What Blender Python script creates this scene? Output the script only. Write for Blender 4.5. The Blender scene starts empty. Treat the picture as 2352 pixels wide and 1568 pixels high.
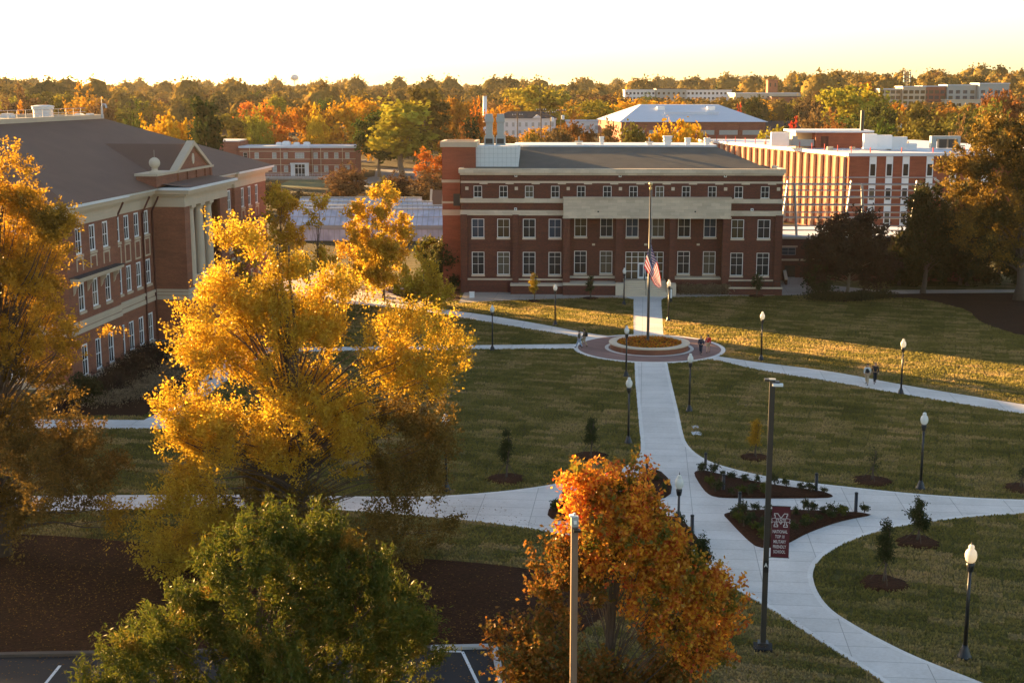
import bpy, bmesh, math, random
import numpy as np
from mathutils import Vector, Matrix
R = math.radians
sc = bpy.context.scene
col = sc.collection

# ------------------------------------------------------------------ camera, sky, sun, exposure
F = 3100.0; W0 = 2352.0; H0 = 1568.0; CAMH = 25.0
PITCH = math.atan(579.0 / F)
cam_d = bpy.data.cameras.new('camera'); cam = bpy.data.objects.new('camera', cam_d); col.objects.link(cam)
cam.location = (0, 0, CAMH); cam.rotation_euler = (math.pi / 2 - PITCH, 0, 0)
cam_d.sensor_width = 36; cam_d.lens = 36 * F / W0; cam_d.clip_end = 20000; cam_d.clip_start = 0.5
sc.camera = cam
SUN_EL = R(9.6); SUN_AZ = math.atan2(-0.755, 0.655)      # azimuth from +Y towards +X
world = bpy.data.worlds.new('World'); sc.world = world; world.use_nodes = True
wn = world.node_tree; bg = wn.nodes['Background']
sky = wn.nodes.new('ShaderNodeTexSky'); sky.sky_type = 'NISHITA'; sky.sun_disc = False
sky.sun_elevation = SUN_EL; sky.sun_rotation = SUN_AZ; sky.air_density = 0.8; sky.dust_density = 1.0; sky.ozone_density = 0.5
wn.links.new(sky.outputs[0], bg.inputs[0]); bg.inputs[1].default_value = 0.05
sun_d = bpy.data.lights.new('sun', 'SUN'); sun = bpy.data.objects.new('sun', sun_d); col.objects.link(sun)
sun_d.energy = 5.0; sun_d.angle = R(0.5); sun_d.color = (1.0, 0.60, 0.23)
sdir = Vector((math.sin(SUN_AZ) * math.cos(SUN_EL), math.cos(SUN_AZ) * math.cos(SUN_EL), math.sin(SUN_EL)))
sun.rotation_euler = sdir.to_track_quat('Z', 'Y').to_euler()
sc.view_settings.view_transform = 'Standard'; sc.view_settings.look = 'None'
sc.view_settings.exposure = 2.82; sc.view_settings.gamma = 1

# ------------------------------------------------------------------ photo point -> place
def P(x, y, z=0.0):
    b = (H0 / 2 - y) / F; a = (x - W0 / 2) / F
    dz = -math.sin(PITCH) + b * math.cos(PITCH); dy = math.cos(PITCH) + b * math.sin(PITCH)
    t = (z - CAMH) / dz
    return Vector((a * t, dy * t, z))
def Q(x, y, Y):
    b = (H0 / 2 - y) / F; a = (x - W0 / 2) / F
    dz = -math.sin(PITCH) + b * math.cos(PITCH); dy = math.cos(PITCH) + b * math.sin(PITCH)
    t = Y / dy
    return Vector((a * t, Y, CAMH + dz * t))
def cv(ox, oy, s): return lambda zx, zy: (0.98 * (ox + zx / s), 0.98 * (oy + zy / s))
C1 = cv(0, 150, 3.336); C2 = cv(500, 150, 3.336); C3 = cv(1000, 150, 3.336); C4 = cv(1600, 150, 2.851)
C5 = cv(0, 400, 2.613); C6 = cv(1020, 380, 2.735); C7 = cv(600, 400, 3.92)
E1 = cv(1300, 640, 2.94); E2 = cv(1000, 900, 3.136); E3 = cv(1600, 1000, 2.614); E6 = cv(1780, 560, 3.563)

def ss(a, b, x):
    t = min(1, max(0, (x - a) / (b - a))); return t * t * (3 - 2 * t)
def gz(X, Y):
    z = 7.5 * ss(430, 560, Y) + 5 * ss(600, 1500, Y) + 9 * ss(110, 260, X) * ss(420, 700, Y)
    z += 2.5 * ss(900, 2500, Y) * math.sin(X * .004 + 1) * math.cos(Y * .002)
    return z
ORD = ['zeroth', 'first', 'second', 'third', 'fourth', 'fifth', 'sixth', 'seventh', 'eighth', 'ninth', 'tenth', 'eleventh', 'twelfth',
       'thirteenth', 'fourteenth', 'fifteenth', 'sixteenth', 'seventeenth', 'eighteenth', 'nineteenth', 'twentieth']

# ------------------------------------------------------------------ materials
def nn(t, ty, **kw):
    n = t.nodes.new(ty)
    for k, v in kw.items():
        if k in n.inputs: n.inputs[k].default_value = v
        else: setattr(n, k, v)
    return n
def newmat(name):
    m = bpy.data.materials.new(name); m.use_nodes = True
    return m, m.node_tree, m.node_tree.nodes['Principled BSDF']
def c4(c): return (c[0], c[1], c[2], 1)
def mixc(t, fac, a, b, blend='MIX'):
    n = t.nodes.new('ShaderNodeMix'); n.data_type = 'RGBA'; n.blend_type = blend
    for i, v in ((0, fac), (6, a), (7, b)):
        if hasattr(v, 'is_output'): t.links.new(v, n.inputs[i])
        else: n.inputs[i].default_value = v if i == 0 else c4(v)
    return n.outputs[2]
def ramp(t, src, p0, p1, c0=(0, 0, 0), c1=(1, 1, 1)):
    n = t.nodes.new('ShaderNodeValToRGB'); n.color_ramp.elements[0].position = p0; n.color_ramp.elements[1].position = p1
    n.color_ramp.elements[0].color = c4(c0); n.color_ramp.elements[1].color = c4(c1); t.links.new(src, n.inputs[0]); return n.outputs[0]
def noise(t, vec, scale, detail=4, rough=.55):
    n = nn(t, 'ShaderNodeTexNoise', Scale=scale, Detail=detail, Roughness=rough); t.links.new(vec, n.inputs['Vector']); return n.outputs[0]
def objco(t): return t.nodes.new('ShaderNodeTexCoord').outputs['Object']
def mapping(t, vec, rot=(0, 0, 0), scale=(1, 1, 1)):
    n = t.nodes.new('ShaderNodeMapping'); n.inputs['Rotation'].default_value = rot; n.inputs['Scale'].default_value = scale
    t.links.new(vec, n.inputs['Vector']); return n.outputs[0]
def bump(t, b, src, strength=.4, dist=.02):
    n = nn(t, 'ShaderNodeBump', Strength=strength, Distance=dist); t.links.new(src, n.inputs['Height']); t.links.new(n.outputs[0], b.inputs['Normal'])
M = {}
def simple(name, c, rough=.75, var=.18, scale=1.2, metal=0, fine=14, bmp=0, spec=.5):
    m, t, b = newmat(name); v = objco(t)
    n1 = noise(t, v, scale, 5); n2 = noise(t, v, fine, 3)
    a = mixc(t, n1, tuple(x * (1 - var) for x in c), tuple(min(1, x * (1 + var)) for x in c))
    d = mixc(t, n2, tuple(1 - var * .8 for x in c), (1, 1, 1))
    t.links.new(mixc(t, 1.0, a, d, 'MULTIPLY'), b.inputs['Base Color'])
    b.inputs['Roughness'].default_value = rough; b.inputs['Metallic'].default_value = metal; b.inputs['Specular IOR Level'].default_value = spec
    if bmp: bump(t, b, n2, bmp)
    M[name] = m; return m
def brick(name, c1, c2, mortar, scale=1.0, bands=.25):
    m, t, b = newmat(name); v = objco(t)
    s = t.nodes.new('ShaderNodeSeparateXYZ'); t.links.new(v, s.inputs[0])
    ad = nn(t, 'ShaderNodeMath', operation='ADD'); t.links.new(s.outputs[0], ad.inputs[0]); t.links.new(s.outputs[1], ad.inputs[1])
    cb = t.nodes.new('ShaderNodeCombineXYZ'); t.links.new(ad.outputs[0], cb.inputs[0]); t.links.new(s.outputs[2], cb.inputs[1])
    br = nn(t, 'ShaderNodeTexBrick', Scale=1.0); t.links.new(cb.outputs[0], br.inputs['Vector'])
    br.inputs['Color1'].default_value = c4(c1); br.inputs['Color2'].default_value = c4(c2); br.inputs['Mortar'].default_value = c4(mortar)
    br.inputs['Mortar Size'].default_value = .006; br.inputs['Brick Width'].default_value = .21 * scale; br.inputs['Row Height'].default_value = .075 * scale
    n1 = noise(t, mapping(t, v, scale=(.5, .5, 3.0)), .8, 5); n2 = noise(t, v, .25, 3)
    a = mixc(t, ramp(t, n1, .3, .75), (1 - bands,) * 3, (1.08,) * 3)
    d = mixc(t, 1.0, br.outputs[0], a, 'MULTIPLY')
    e = mixc(t, ramp(t, n2, .3, .7), (.86,) * 3, (1.08,) * 3)
    t.links.new(mixc(t, 1.0, d, e, 'MULTIPLY'), b.inputs['Base Color']); b.inputs['Roughness'].default_value = .85
    bump(t, b, br.outputs['Fac'], -.3, .01)
    M[name] = m; return m
brick('stone_block', (.70, .56, .40), (.57, .45, .32), (.42, .33, .24), 5.2, .12)
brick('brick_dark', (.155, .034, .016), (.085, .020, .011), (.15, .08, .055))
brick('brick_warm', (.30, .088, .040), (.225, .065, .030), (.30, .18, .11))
brick('brick_far', (.36, .10, .06), (.28, .075, .045), (.32, .18, .13))
brick('brick_orange', (.36, .075, .030), (.30, .062, .026), (.30, .15, .09))
simple('stone', (.66, .53, .38), .8, .14, .7, bmp=.1)
simple('stone_warm', (.58, .45, .31), .8, .12, .8, bmp=.1)
simple('white_frame', (.84, .84, .82), .45, .06)
simple('white_wall', (.74, .73, .70), .7, .08)
simple('shingle_brown', (.150, .080, .050), .9, .22, .35, fine=9, bmp=.3)
simple('shingle_grey', (.115, .098, .072), .9, .4, .45, fine=7, bmp=.3)
simple('roof_white', (.62, .64, .68), .55, .07, .3)
simple('roof_dark', (.05, .045, .043), .85, .2)
simple('black_metal', (.012, .012, .013), .35, .2)
simple('bronze_metal', (.040, .034, .028), .45, .15)
simple('steel', (.42, .42, .44), .4, .15, metal=.6)
simple('gray_metal', (.36, .37, .34), .5, .12)
simple('asphalt', (.016, .016, .017), .9, .3, .6, fine=25, bmp=.2)
simple('lot_grey', (.17, .16, .15), .9, .15, .2)
simple('paint_white', (.72, .72, .70), .6, .15, 3)
simple('kerb', (.42, .40, .37), .8, .12); simple('kerb_shaded', (.10, .075, .055), .9, .3)  # pale kerb for the lit end, dark copy with shade put into its colour
simple('bark', (.10, .070, .048), .9, .3, 2, bmp=.5)
simple('bark_pale', (.24, .17, .11), .9, .3, 2, bmp=.4)
simple('foil_brown', (.11, .035, .02), .9, .2)
simple('skin', (.50, .29, .20), .55, .05)
simple('hair_dark', (.02, .013, .01), .5, .1)
simple('hair_blond', (.42, .27, .11), .5, .1)
simple('cloth_black', (.012, .012, .015), .8, .1)
simple('cloth_navy', (.02, .025, .045), .8, .1)
simple('cloth_olive', (.07, .06, .035), .8, .1)
simple('cloth_red', (.55, .012, .015), .7, .05)
simple('cloth_white', (.65, .64, .60), .8, .05)
simple('cloth_tan', (.42, .31, .19), .8, .05)
simple('denim_pale', (.30, .38, .50), .8, .1)
simple('flag_red', (.42, .006, .02), .7, .03); simple('flag_white', (.66, .66, .68), .7, .02); simple('flag_blue', (.012, .016, .10), .7, .03)
simple('maroon', (.10, .005, .014), .6, .1)
simple('gold', (.62, .46, .22), .3, .05, metal=.8)
for k_ in ('flag_red', 'flag_white', 'flag_blue'):   # thin cloth lets light through
    t_ = M[k_].node_tree; b_ = t_.nodes['Principled BSDF']; tr_ = t_.nodes.new('ShaderNodeBsdfTranslucent'); mx_ = t_.nodes.new('ShaderNodeMixShader'); mx_.inputs[0].default_value = .22
    t_.links.new(b_.inputs['Base Color'].links[0].from_socket, tr_.inputs[0]); t_.links.new(b_.outputs[0], mx_.inputs[1]); t_.links.new(tr_.outputs[0], mx_.inputs[2]); t_.links.new(mx_.outputs[0], t_.nodes['Material Output'].inputs[0])
simple('car_white', (.75, .75, .75), .25, .03); simple('car_dark', (.03, .03, .04), .25, .03); simple('rubber', (.015, .015, .015), .8, .1)
simple('window_dim', (.42, .42, .38), .5, .15)
def glassmat(name, c, rough=.08, var=.5):
    m, t, b = newmat(name); v = objco(t); oi = t.nodes.new('ShaderNodeObjectInfo')
    n1 = noise(t, v, .35, 2)
    a = mixc(t, ramp(t, n1, .35, .65), c, tuple(x * 2.2 + .01 for x in c))
    a2 = mixc(t, oi.outputs['Random'], a, tuple(x * 1.5 for x in c))
    a2 = mixc(t, ramp(t, oi.outputs['Random'], .74, .76), a2, (.12, .10, .07)); t.links.new(a2, b.inputs['Base Color']); b.inputs['Roughness'].default_value = rough; b.inputs['Specular IOR Level'].default_value = .22
    M[name] = m; return m
glassmat('glass_dark', (.018, .018, .018)); glassmat('glass_warm', (.05, .035, .018)); glassmat('glass_cool', (.03, .04, .055))
def greenhouse():
    m, t, b = newmat('greenhouse_glass'); v = objco(t)
    n = noise(t, v, .6, 5)
    t.links.new(mixc(t, ramp(t, n, .35, .65), (.42, .44, .50), (.62, .64, .70)), b.inputs['Base Color']); b.inputs['Roughness'].default_value = .3
    M['greenhouse_glass'] = m
greenhouse()
def globe():
    m, t, b = newmat('lamp_glass'); b.inputs['Base Color'].default_value = (.80, .80, .76, 1); b.inputs['Roughness'].default_value = .25
    b.inputs['Subsurface Weight'].default_value = .0
    tr = t.nodes.new('ShaderNodeBsdfTranslucent'); tr.inputs[0].default_value = (.85, .85, .8, 1)
    mx = t.nodes.new('ShaderNodeMixShader'); mx.inputs[0].default_value = .35
    t.links.new(b.outputs[0], mx.inputs[1]); t.links.new(tr.outputs[0], mx.inputs[2]); t.links.new(mx.outputs[0], t.nodes['Material Output'].inputs[0])
    M['lamp_glass'] = m
globe()
ROT = R(-5.6)   # the campus grid, turned a little from the view
def concrete(name, c, jx=1.55, jy=1.55, rot=ROT, joint=True):
    m, t, b = newmat(name); v = objco(t); vm = mapping(t, v, rot=(0, 0, -rot))
    n1 = noise(t, v, .25, 5); n2 = noise(t, v, 6, 4)
    a = mixc(t, ramp(t, n1, .3, .7), tuple(x * .82 for x in c), tuple(x * 1.07 for x in c))
    a = mixc(t, .25, a, n2, 'OVERLAY'); a = mixc(t, ramp(t, noise(t, v, .9, 6, .75), .60, .72), a, tuple(x * .74 for x in c))
    if joint:
        br = nn(t, 'ShaderNodeTexBrick', Scale=1.0, offset=0.0); t.links.new(vm, br.inputs['Vector'])
        br.inputs['Color1'].default_value = (1, 1, 1, 1); br.inputs['Color2'].default_value = (.90, .90, .89, 1); br.inputs['Mortar'].default_value = (.50, .49, .46, 1)
        br.inputs['Mortar Size'].default_value = .022; br.inputs['Mortar Smooth'].default_value = .3
        br.inputs['Brick Width'].default_value = jx; br.inputs['Row Height'].default_value = jy
        a = mixc(t, 1.0, a, br.outputs[0], 'MULTIPLY')
    t.links.new(a, b.inputs['Base Color']); b.inputs['Roughness'].default_value = .85
    M[name] = m; return m
concrete('concrete', (.70, .655, .60), 3.2, 1.6)
concrete('concrete_edge', (.74, .70, .64), joint=False)
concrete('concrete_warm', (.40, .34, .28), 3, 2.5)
simple('pole_brown', (.19, .13, .09), .5, .12)
brick('paver', (.30, .16, .12), (.22, .12, .10), (.26, .2, .17), 1.6, .2)
def ground_mat():
    m, t, b = newmat('grass_ground'); v = objco(t)
    vm = mapping(t, v, rot=(0, 0, R(18)))
    br = nn(t, 'ShaderNodeTexBrick', Scale=1.0); t.links.new(vm, br.inputs['Vector'])
    br.inputs['Color1'].default_value = (0, 0, 0, 1); br.inputs['Color2'].default_value = (1, 1, 1, 1); br.inputs['Mortar'].default_value = (.2, .2, .2, 1)
    br.inputs['Mortar Size'].default_value = .05; br.inputs['Mortar Smooth'].default_value = .8; br.inputs['Brick Width'].default_value = 2.4; br.inputs['Row Height'].default_value = .9
    big = noise(t, mapping(t, vm, scale=(1.0, .30, 1)), .22, 6, .65); mid = noise(t, mapping(t, vm, scale=(.35, 1.6, 1)), 1.1, 5, .6); fine = noise(t, v, 9, 5, .7)
    x = mixc(t, .70, br.outputs[0], big, 'MIX')
    x = mixc(t, .24, x, mid)
    g = t.nodes.new('ShaderNodeValToRGB'); e = g.color_ramp.elements
    e[0].position = .28; e[0].color = (.064, .062, .018, 1); e[1].position = .74; e[1].color = (.30, .20, .10, 1)
    k = e.new(.47); k.color = (.120, .104, .030, 1); k = e.new(.60); k.color = (.20, .150, .062, 1)
    t.links.new(x, g.inputs[0])
    c = mixc(t, 1.0, g.outputs[0], ramp(t, fine, .25, .75, (.6, .6, .6), (1.25, 1.25, 1.2)), 'MULTIPLY')
    c = mixc(t, 1.0, c, mixc(t, br.outputs['Fac'], (1, 1, 1), (.86, .86, .8)), 'MULTIPLY')
    # woodland floor far from the lawns
    s = t.nodes.new('ShaderNodeSeparateXYZ'); t.links.new(v, s.inputs[0])
    far = t.nodes.new('ShaderNodeMapRange'); far.inputs[1].default_value = 190; far.inputs[2].default_value = 215; t.links.new(s.outputs[1], far.inputs[0])
    wf = mixc(t, noise(t, v, .05, 5), (.045, .038, .014), (.11, .075, .03))
    t.links.new(mixc(t, far.outputs[0], c, wf), b.inputs['Base Color']); b.inputs['Roughness'].default_value = 1; b.inputs['Specular IOR Level'].default_value = .1
    h = mixc(t, .5, fine, br.outputs['Fac'])
    bump(t, b, h, .9, .10)
    M['grass_ground'] = m
    gm = m.copy(); gm.name = 'grass_blade'; t2 = gm.node_tree; b2 = t2.nodes['Principled BSDF']; src = b2.inputs['Base Color'].links[0].from_socket
    hsv = t2.nodes.new('ShaderNodeHueSaturation'); hsv.inputs['Value'].default_value = 1.9; hsv.inputs['Saturation'].default_value = 1.0; t2.links.new(src, hsv.inputs['Color']); d = t2.nodes.new('ShaderNodeBsdfDiffuse'); tr = t2.nodes.new('ShaderNodeBsdfTranslucent'); mx = t2.nodes.new('ShaderNodeMixShader'); mx.inputs[0].default_value = .6
    t2.links.new(hsv.outputs[0], d.inputs[0]); t2.links.new(hsv.outputs[0], tr.inputs[0]); t2.links.new(d.outputs[0], mx.inputs[1]); t2.links.new(tr.outputs[0], mx.inputs[2]); t2.links.new(mx.outputs[0], t2.nodes['Material Output'].inputs[0]); M['grass_blade'] = gm
ground_mat()
def mulch(name, c):
    m, t, b = newmat(name); v = objco(t)
    n1 = noise(t, mapping(t, v, scale=(1, 2.2, 1)), 4.5, 6, .75); n2 = noise(t, v, .4, 4)
    a = mixc(t, ramp(t, n1, .35, .7), tuple(x * .35 for x in c), tuple(x * 1.7 for x in c))
    a = mixc(t, ramp(t, noise(t, mapping(t, v, scale=(1, 3, 1)), 11, 3, .8), .60, .72), a, (.17, .085, .045))
    t.links.new(mixc(t, 1.0, a, ramp(t, n2, .2, .8, (.6,) * 3, (1.15,) * 3), 'MULTIPLY'), b.inputs['Base Color']); b.inputs['Roughness'].default_value = 1
    b.inputs['Specular IOR Level'].default_value = .1
    bump(t, b, n1, 1, .12); M[name] = m
simple('lawn_far', (.06, .085, .02), 1, .2, .3)
mulch('mulch', (.058, .021, .009)); mulch('mulch_dark', (.036, .016, .008))
def leafmat(name, c, c2, use_obj=False, trans=.45, var=.55, c3=None, s3=.5, f3=(.45, .6)):
    m, t, b = newmat(name); g = t.nodes.new('ShaderNodeNewGeometry'); v = objco(t)
    col_a = mixc(t, g.outputs['Random Per Island'], c, c2)
    n = noise(t, v, .45, 4)
    col_a = mixc(t, 1.0, col_a, ramp(t, n, .3, .7, (1 - var * .5,) * 3, (1.15,) * 3), 'MULTIPLY')
    if c3: col_a = mixc(t, ramp(t, noise(t, v, s3, 3, .6), f3[0], f3[1]), col_a, c3)
    if use_obj:
        oi = t.nodes.new('ShaderNodeObjectInfo'); col_a = mixc(t, 1.0, col_a, oi.outputs['Color'], 'MULTIPLY')
    d = t.nodes.new('ShaderNodeBsdfDiffuse'); tr = t.nodes.new('ShaderNodeBsdfTranslucent'); mx = t.nodes.new('ShaderNodeMixShader'); mx.inputs[0].default_value = trans
    t.links.new(col_a, d.inputs[0]); t.links.new(col_a, tr.inputs[0]); t.links.new(d.outputs[0], mx.inputs[1]); t.links.new(tr.outputs[0], mx.inputs[2])
    gl = t.nodes.new('ShaderNodeBsdfGlossy'); gl.inputs['Roughness'].default_value = .35; gl.inputs['Color'].default_value = (1, .95, .85, 1)
    m2 = t.nodes.new('ShaderNodeMixShader'); m2.inputs[0].default_value = 0.0 if use_obj else .012; t.links.new(mx.outputs[0], m2.inputs[1]); t.links.new(gl.outputs[0], m2.inputs[2])
    t.links.new(m2.outputs[0], t.nodes['Material Output'].inputs[0]); t.nodes.remove(b)
    M[name] = m; return m
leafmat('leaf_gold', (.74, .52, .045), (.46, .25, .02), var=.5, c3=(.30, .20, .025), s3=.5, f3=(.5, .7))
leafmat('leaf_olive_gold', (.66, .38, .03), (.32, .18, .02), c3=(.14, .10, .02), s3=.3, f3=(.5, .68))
leafmat('leaf_orange', (.88, .48, .04), (.50, .07, .02), var=.35, c3=(.14, .13, .018), s3=.9, f3=(.48, .62))
leafmat('leaf_litter', (.28, .14, .02), (.10, .05, .015), trans=.1)
leafmat('leaf_green', (.058, .085, .012), (.12, .11, .015), trans=.35, c3=(.30, .15, .02), s3=.8, f3=(.58, .75))
leafmat('leaf_bronze_shaded', (.24, .14, .025), (.12, .08, .018), trans=.3)
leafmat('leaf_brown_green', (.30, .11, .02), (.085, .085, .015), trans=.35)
leafmat('leaf_dark', (.035, .045, .014), (.075, .06, .018))
leafmat('leaf_any', (1, 1, 1), (.70, .66, .6), True, trans=.22)
leafmat('leaf_shrub', (.075, .085, .025), (.04, .05, .016))
leafmat('flowers', (.70, .36, .02), (.45, .05, .02))

# ------------------------------------------------------------------ mesh helpers
class MB:
    def __init__(s): s.v = []; s.f = []; s.m = []
    def quad(s, a, b, c, d, mi=0):
        i = len(s.v); s.v += [tuple(a), tuple(b), tuple(c), tuple(d)]; s.f.append((i, i + 1, i + 2, i + 3)); s.m.append(mi)
    def box(s, x0, x1, y0, y1, z0, z1, mi=0):
        i = len(s.v)
        s.v += [(x0, y0, z0), (x1, y0, z0), (x1, y1, z0), (x0, y1, z0), (x0, y0, z1), (x1, y0, z1), (x1, y1, z1), (x0, y1, z1)]
        for f in ((0, 3, 2, 1), (4, 5, 6, 7), (0, 1, 5, 4), (1, 2, 6, 5), (2, 3, 7, 6), (3, 0, 4, 7)): s.f.append(tuple(i + k for k in f)); s.m.append(mi)
        return s
    def prism(s, pts, z0, z1, mi=0):      # pts counter-clockwise in plan
        n = len(pts); i = len(s.v)
        s.v += [(p[0], p[1], z0) for p in pts] + [(p[0], p[1], z1) for p in pts]
        s.f.append(tuple(i + n + k for k in range(n))); s.m.append(mi)
        s.f.append(tuple(i + n - 1 - k for k in range(n))); s.m.append(mi)
        for k in range(n): s.f.append((i + k, i + (k + 1) % n, i + n + (k + 1) % n, i + n + k)); s.m.append(mi)
        return s
    def poly(s, pts, mi=0):
        i = len(s.v); s.v += [tuple(p) for p in pts]; s.f.append(tuple(range(i, i + len(pts)))); s.m.append(mi); return s
    def extr(s, pts, d, mi=0):            # closed outline pts (3d) extruded by vector d
        n = len(pts); i = len(s.v); d = Vector(d)
        s.v += [tuple(p) for p in pts] + [tuple(Vector(p) + d) for p in pts]
        s.f.append(tuple(i + k for k in range(n))); s.m.append(mi); s.f.append(tuple(i + n + n - 1 - k for k in range(n))); s.m.append(mi)
        for k in range(n): s.f.append((i + (k + 1) % n, i + k, i + n + k, i + n + (k + 1) % n)); s.m.append(mi)
        return s
    def tube(s, pts, rad, n=7, mi=0, cap=True):
        pts = [Vector(p) for p in pts]
        if not hasattr(rad, '__len__'): rad = [rad] * len(pts)
        i0 = len(s.v)
        for k, p in enumerate(pts):
            t = (pts[min(k + 1, len(pts) - 1)] - pts[max(k - 1, 0)])
            t = t.normalized() if t.length > 1e-9 else Vector((0, 0, 1))
            u = t.cross(Vector((0.13, .95, .1))); u = u.normalized() if u.length > 1e-6 else Vector((1, 0, 0)); w = t.cross(u)
            for j in range(n):
                a = 2 * math.pi * j / n; s.v.append(tuple(p + (u * math.cos(a) + w * math.sin(a)) * rad[k]))
        for k in range(len(pts) - 1):
            for j in range(n):
                a = i0 + k * n + j; b = i0 + k * n + (j + 1) % n; s.f.append((a, b, b + n, a + n)); s.m.append(mi)
        if cap:
            s.f.append(tuple(i0 + n - 1 - j for j in range(n))); s.m.append(mi)
            e = i0 + (len(pts) - 1) * n; s.f.append(tuple(e + j for j in range(n))); s.m.append(mi)
        return s
    def lathe(s, prof, n=16, cx=0, cy=0, mi=0):   # prof = [(r,z)...]
        i0 = len(s.v)
        for r, z in prof:
            for j in range(n):
                a = 2 * math.pi * j / n; s.v.append((cx + r * math.cos(a), cy + r * math.sin(a), z))
        for k in range(len(prof) - 1):
            for j in range(n):
                a = i0 + k * n + j; b = i0 + k * n + (j + 1) % n; s.f.append((a, b, b + n, a + n)); s.m.append(mi)
        s.f.append(tuple(i0 + n - 1 - j for j in range(n))); s.m.append(mi)
        e = i0 + (len(prof) - 1) * n; s.f.append(tuple(e + j for j in range(n))); s.m.append(mi)
        return s
    def ball(s, c, r, n=10, mi=0, sz=1.0):
        pr = [(max(.0005, r * math.sin(math.pi * k / n)), c[2] - r * sz * math.cos(math.pi * k / n)) for k in range(n + 1)]
        return s.lathe(pr, n + 2, c[0], c[1], mi)
    def pieces(s, name, mats, parent, n=8, nf=6):
        # every loose box as a part of its own
        for k in range(len(s.v) // n):
            m = MB(); m.v = s.v[k * n:(k + 1) * n]; m.f = [tuple(i - k * n for i in f) for f in s.f[k * nf:(k + 1) * nf]]; m.m = [0] * nf; m.build(name, mats, parent)
    def mesh(s, name, mats):
        me = bpy.data.meshes.new(name); me.from_pydata(s.v, [], s.f)
        for m in (mats if isinstance(mats, (list, tuple)) else [mats]): me.materials.append(M[m] if isinstance(m, str) else m)
        if any(s.m): me.polygons.foreach_set('material_index', s.m)
        me.update(); return me
    def build(s, name, mats, parent=None, loc=None, rz=0, smooth=False):
        me = s.mesh(name, mats)
        if smooth: me.polygons.foreach_set('use_smooth', [True] * len(me.polygons))
        return place(name, me, parent, loc, rz)
def place(name, me, parent=None, loc=None, rz=0, scale=None):
    o = bpy.data.objects.new(name, me); col.objects.link(o); o.parent = parent
    if loc is not None: o.location = loc
    o.rotation_euler = (0, 0, rz)
    if scale: o.scale = scale if hasattr(scale, '__len__') else (scale,) * 3
    return o
def empty(name, loc=(0, 0, 0), rz=0, label=None, cat=None, group=None, scale=None):
    o = bpy.data.objects.new(name, None); col.objects.link(o); o.location = loc; o.rotation_euler = (0, 0, rz); o.empty_display_size = .3
    if scale: o.scale = (scale,) * 3
    return tag(o, label, cat, group)
def tag(o, label=None, cat=None, group=None, kind=None):
    for k, v in (('label', label), ('category', cat), ('group', group), ('kind', kind)):
        if v: o[k] = v
    return o
def copy_tree(o, parent=None):
    c = o.copy(); col.objects.link(c); c.parent = parent
    for ch in list(o.children): copy_tree(ch, c)
    return c
def ccw(pts):
    a = sum(pts[i][0] * pts[(i + 1) % len(pts)][1] - pts[(i + 1) % len(pts)][0] * pts[i][1] for i in range(len(pts)))
    return pts if a > 0 else pts[::-1]
def smooth_line(pts, it=2):
    pts = [Vector((p[0], p[1])) for p in pts]
    for _ in range(it):
        q = [pts[0]]
        for a, b in zip(pts, pts[1:]): q += [a * .75 + b * .25, a * .25 + b * .75]
        q.append(pts[-1]); pts = q
    return pts
def closed_smooth(pts, it=2):
    pts = [Vector((p[0], p[1])) for p in pts]
    for _ in range(it):
        q = []
        for a, b in zip(pts, pts[1:] + pts[:1]): q += [a * .75 + b * .25, a * .25 + b * .75]
        pts = q
    return pts
def G(pts): return [P(x, y) for x, y in pts]
SLABS = []
def slab(name, pts, z1, mat, z0=-.15, kind='structure'):
    SLABS.append([(a[0], a[1]) for a in pts])
    mb = MB().prism(ccw([(p[0], p[1]) for p in pts]), z0, z1); o = mb.build(name, mat); tag(o, kind=kind); return o
def strip(mb, line, w, z, side=1):
    line = [Vector((p[0], p[1])) for p in line]; off = []
    for k, p in enumerate(line):
        t = (line[min(k + 1, len(line) - 1)] - line[max(0, k - 1)]).normalized(); n = Vector((-t.y, t.x)) * side * w; off.append(p + n)
    for k in range(len(line) - 1):
        a, b, c, d = line[k], line[k + 1], off[k + 1], off[k]
        if side < 0: a, b, c, d = b, a, d, c
        mb.quad((a.x, a.y, z), (b.x, b.y, z), (c.x, c.y, z), (d.x, d.y, z))
def wall(mb, x0, x1, z0, z1, y, ops, depth=.22, mi=0, ri=0):
    """front wall sheet in plane y with real openings ops=[(a,b,c,d)] and reveals going back to y+depth"""
    xs = sorted({x0, x1, *[o[0] for o in ops], *[o[1] for o in ops]}); zs = sorted({z0, z1, *[o[2] for o in ops], *[o[3] for o in ops]})
    for k in range(len(zs) - 1):
        zc = (zs[k] + zs[k + 1]) / 2; run = None
        for j in range(len(xs) - 1):
            xc = (xs[j] + xs[j + 1]) / 2
            hole = any(o[0] < xc < o[1] and o[2] < zc < o[3] for o in ops)
            if not hole and run is None: run = xs[j]
            if hole and run is not None:
                mb.quad((run, y, zs[k]), (xs[j], y, zs[k]), (xs[j], y, zs[k + 1]), (run, y, zs[k + 1]), mi); run = None
        if run is not None: mb.quad((run, y, zs[k]), (x1, y, zs[k]), (x1, y, zs[k + 1]), (run, y, zs[k + 1]), mi)
    for a, b, c, d in ops:
        yy = y + depth
        mb.quad((a, y, c), (a, yy, c), (a, yy, d), (a, y, d), ri); mb.quad((b, yy, c), (b, y, c), (b, y, d), (b, yy, d), ri)
        mb.quad((a, y, c), (b, y, c), (b, yy, c), (a, yy, c), ri); mb.quad((a, yy, d), (b, yy, d), (b, y, d), (a, y, d), ri)
WCACHE = {}
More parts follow.
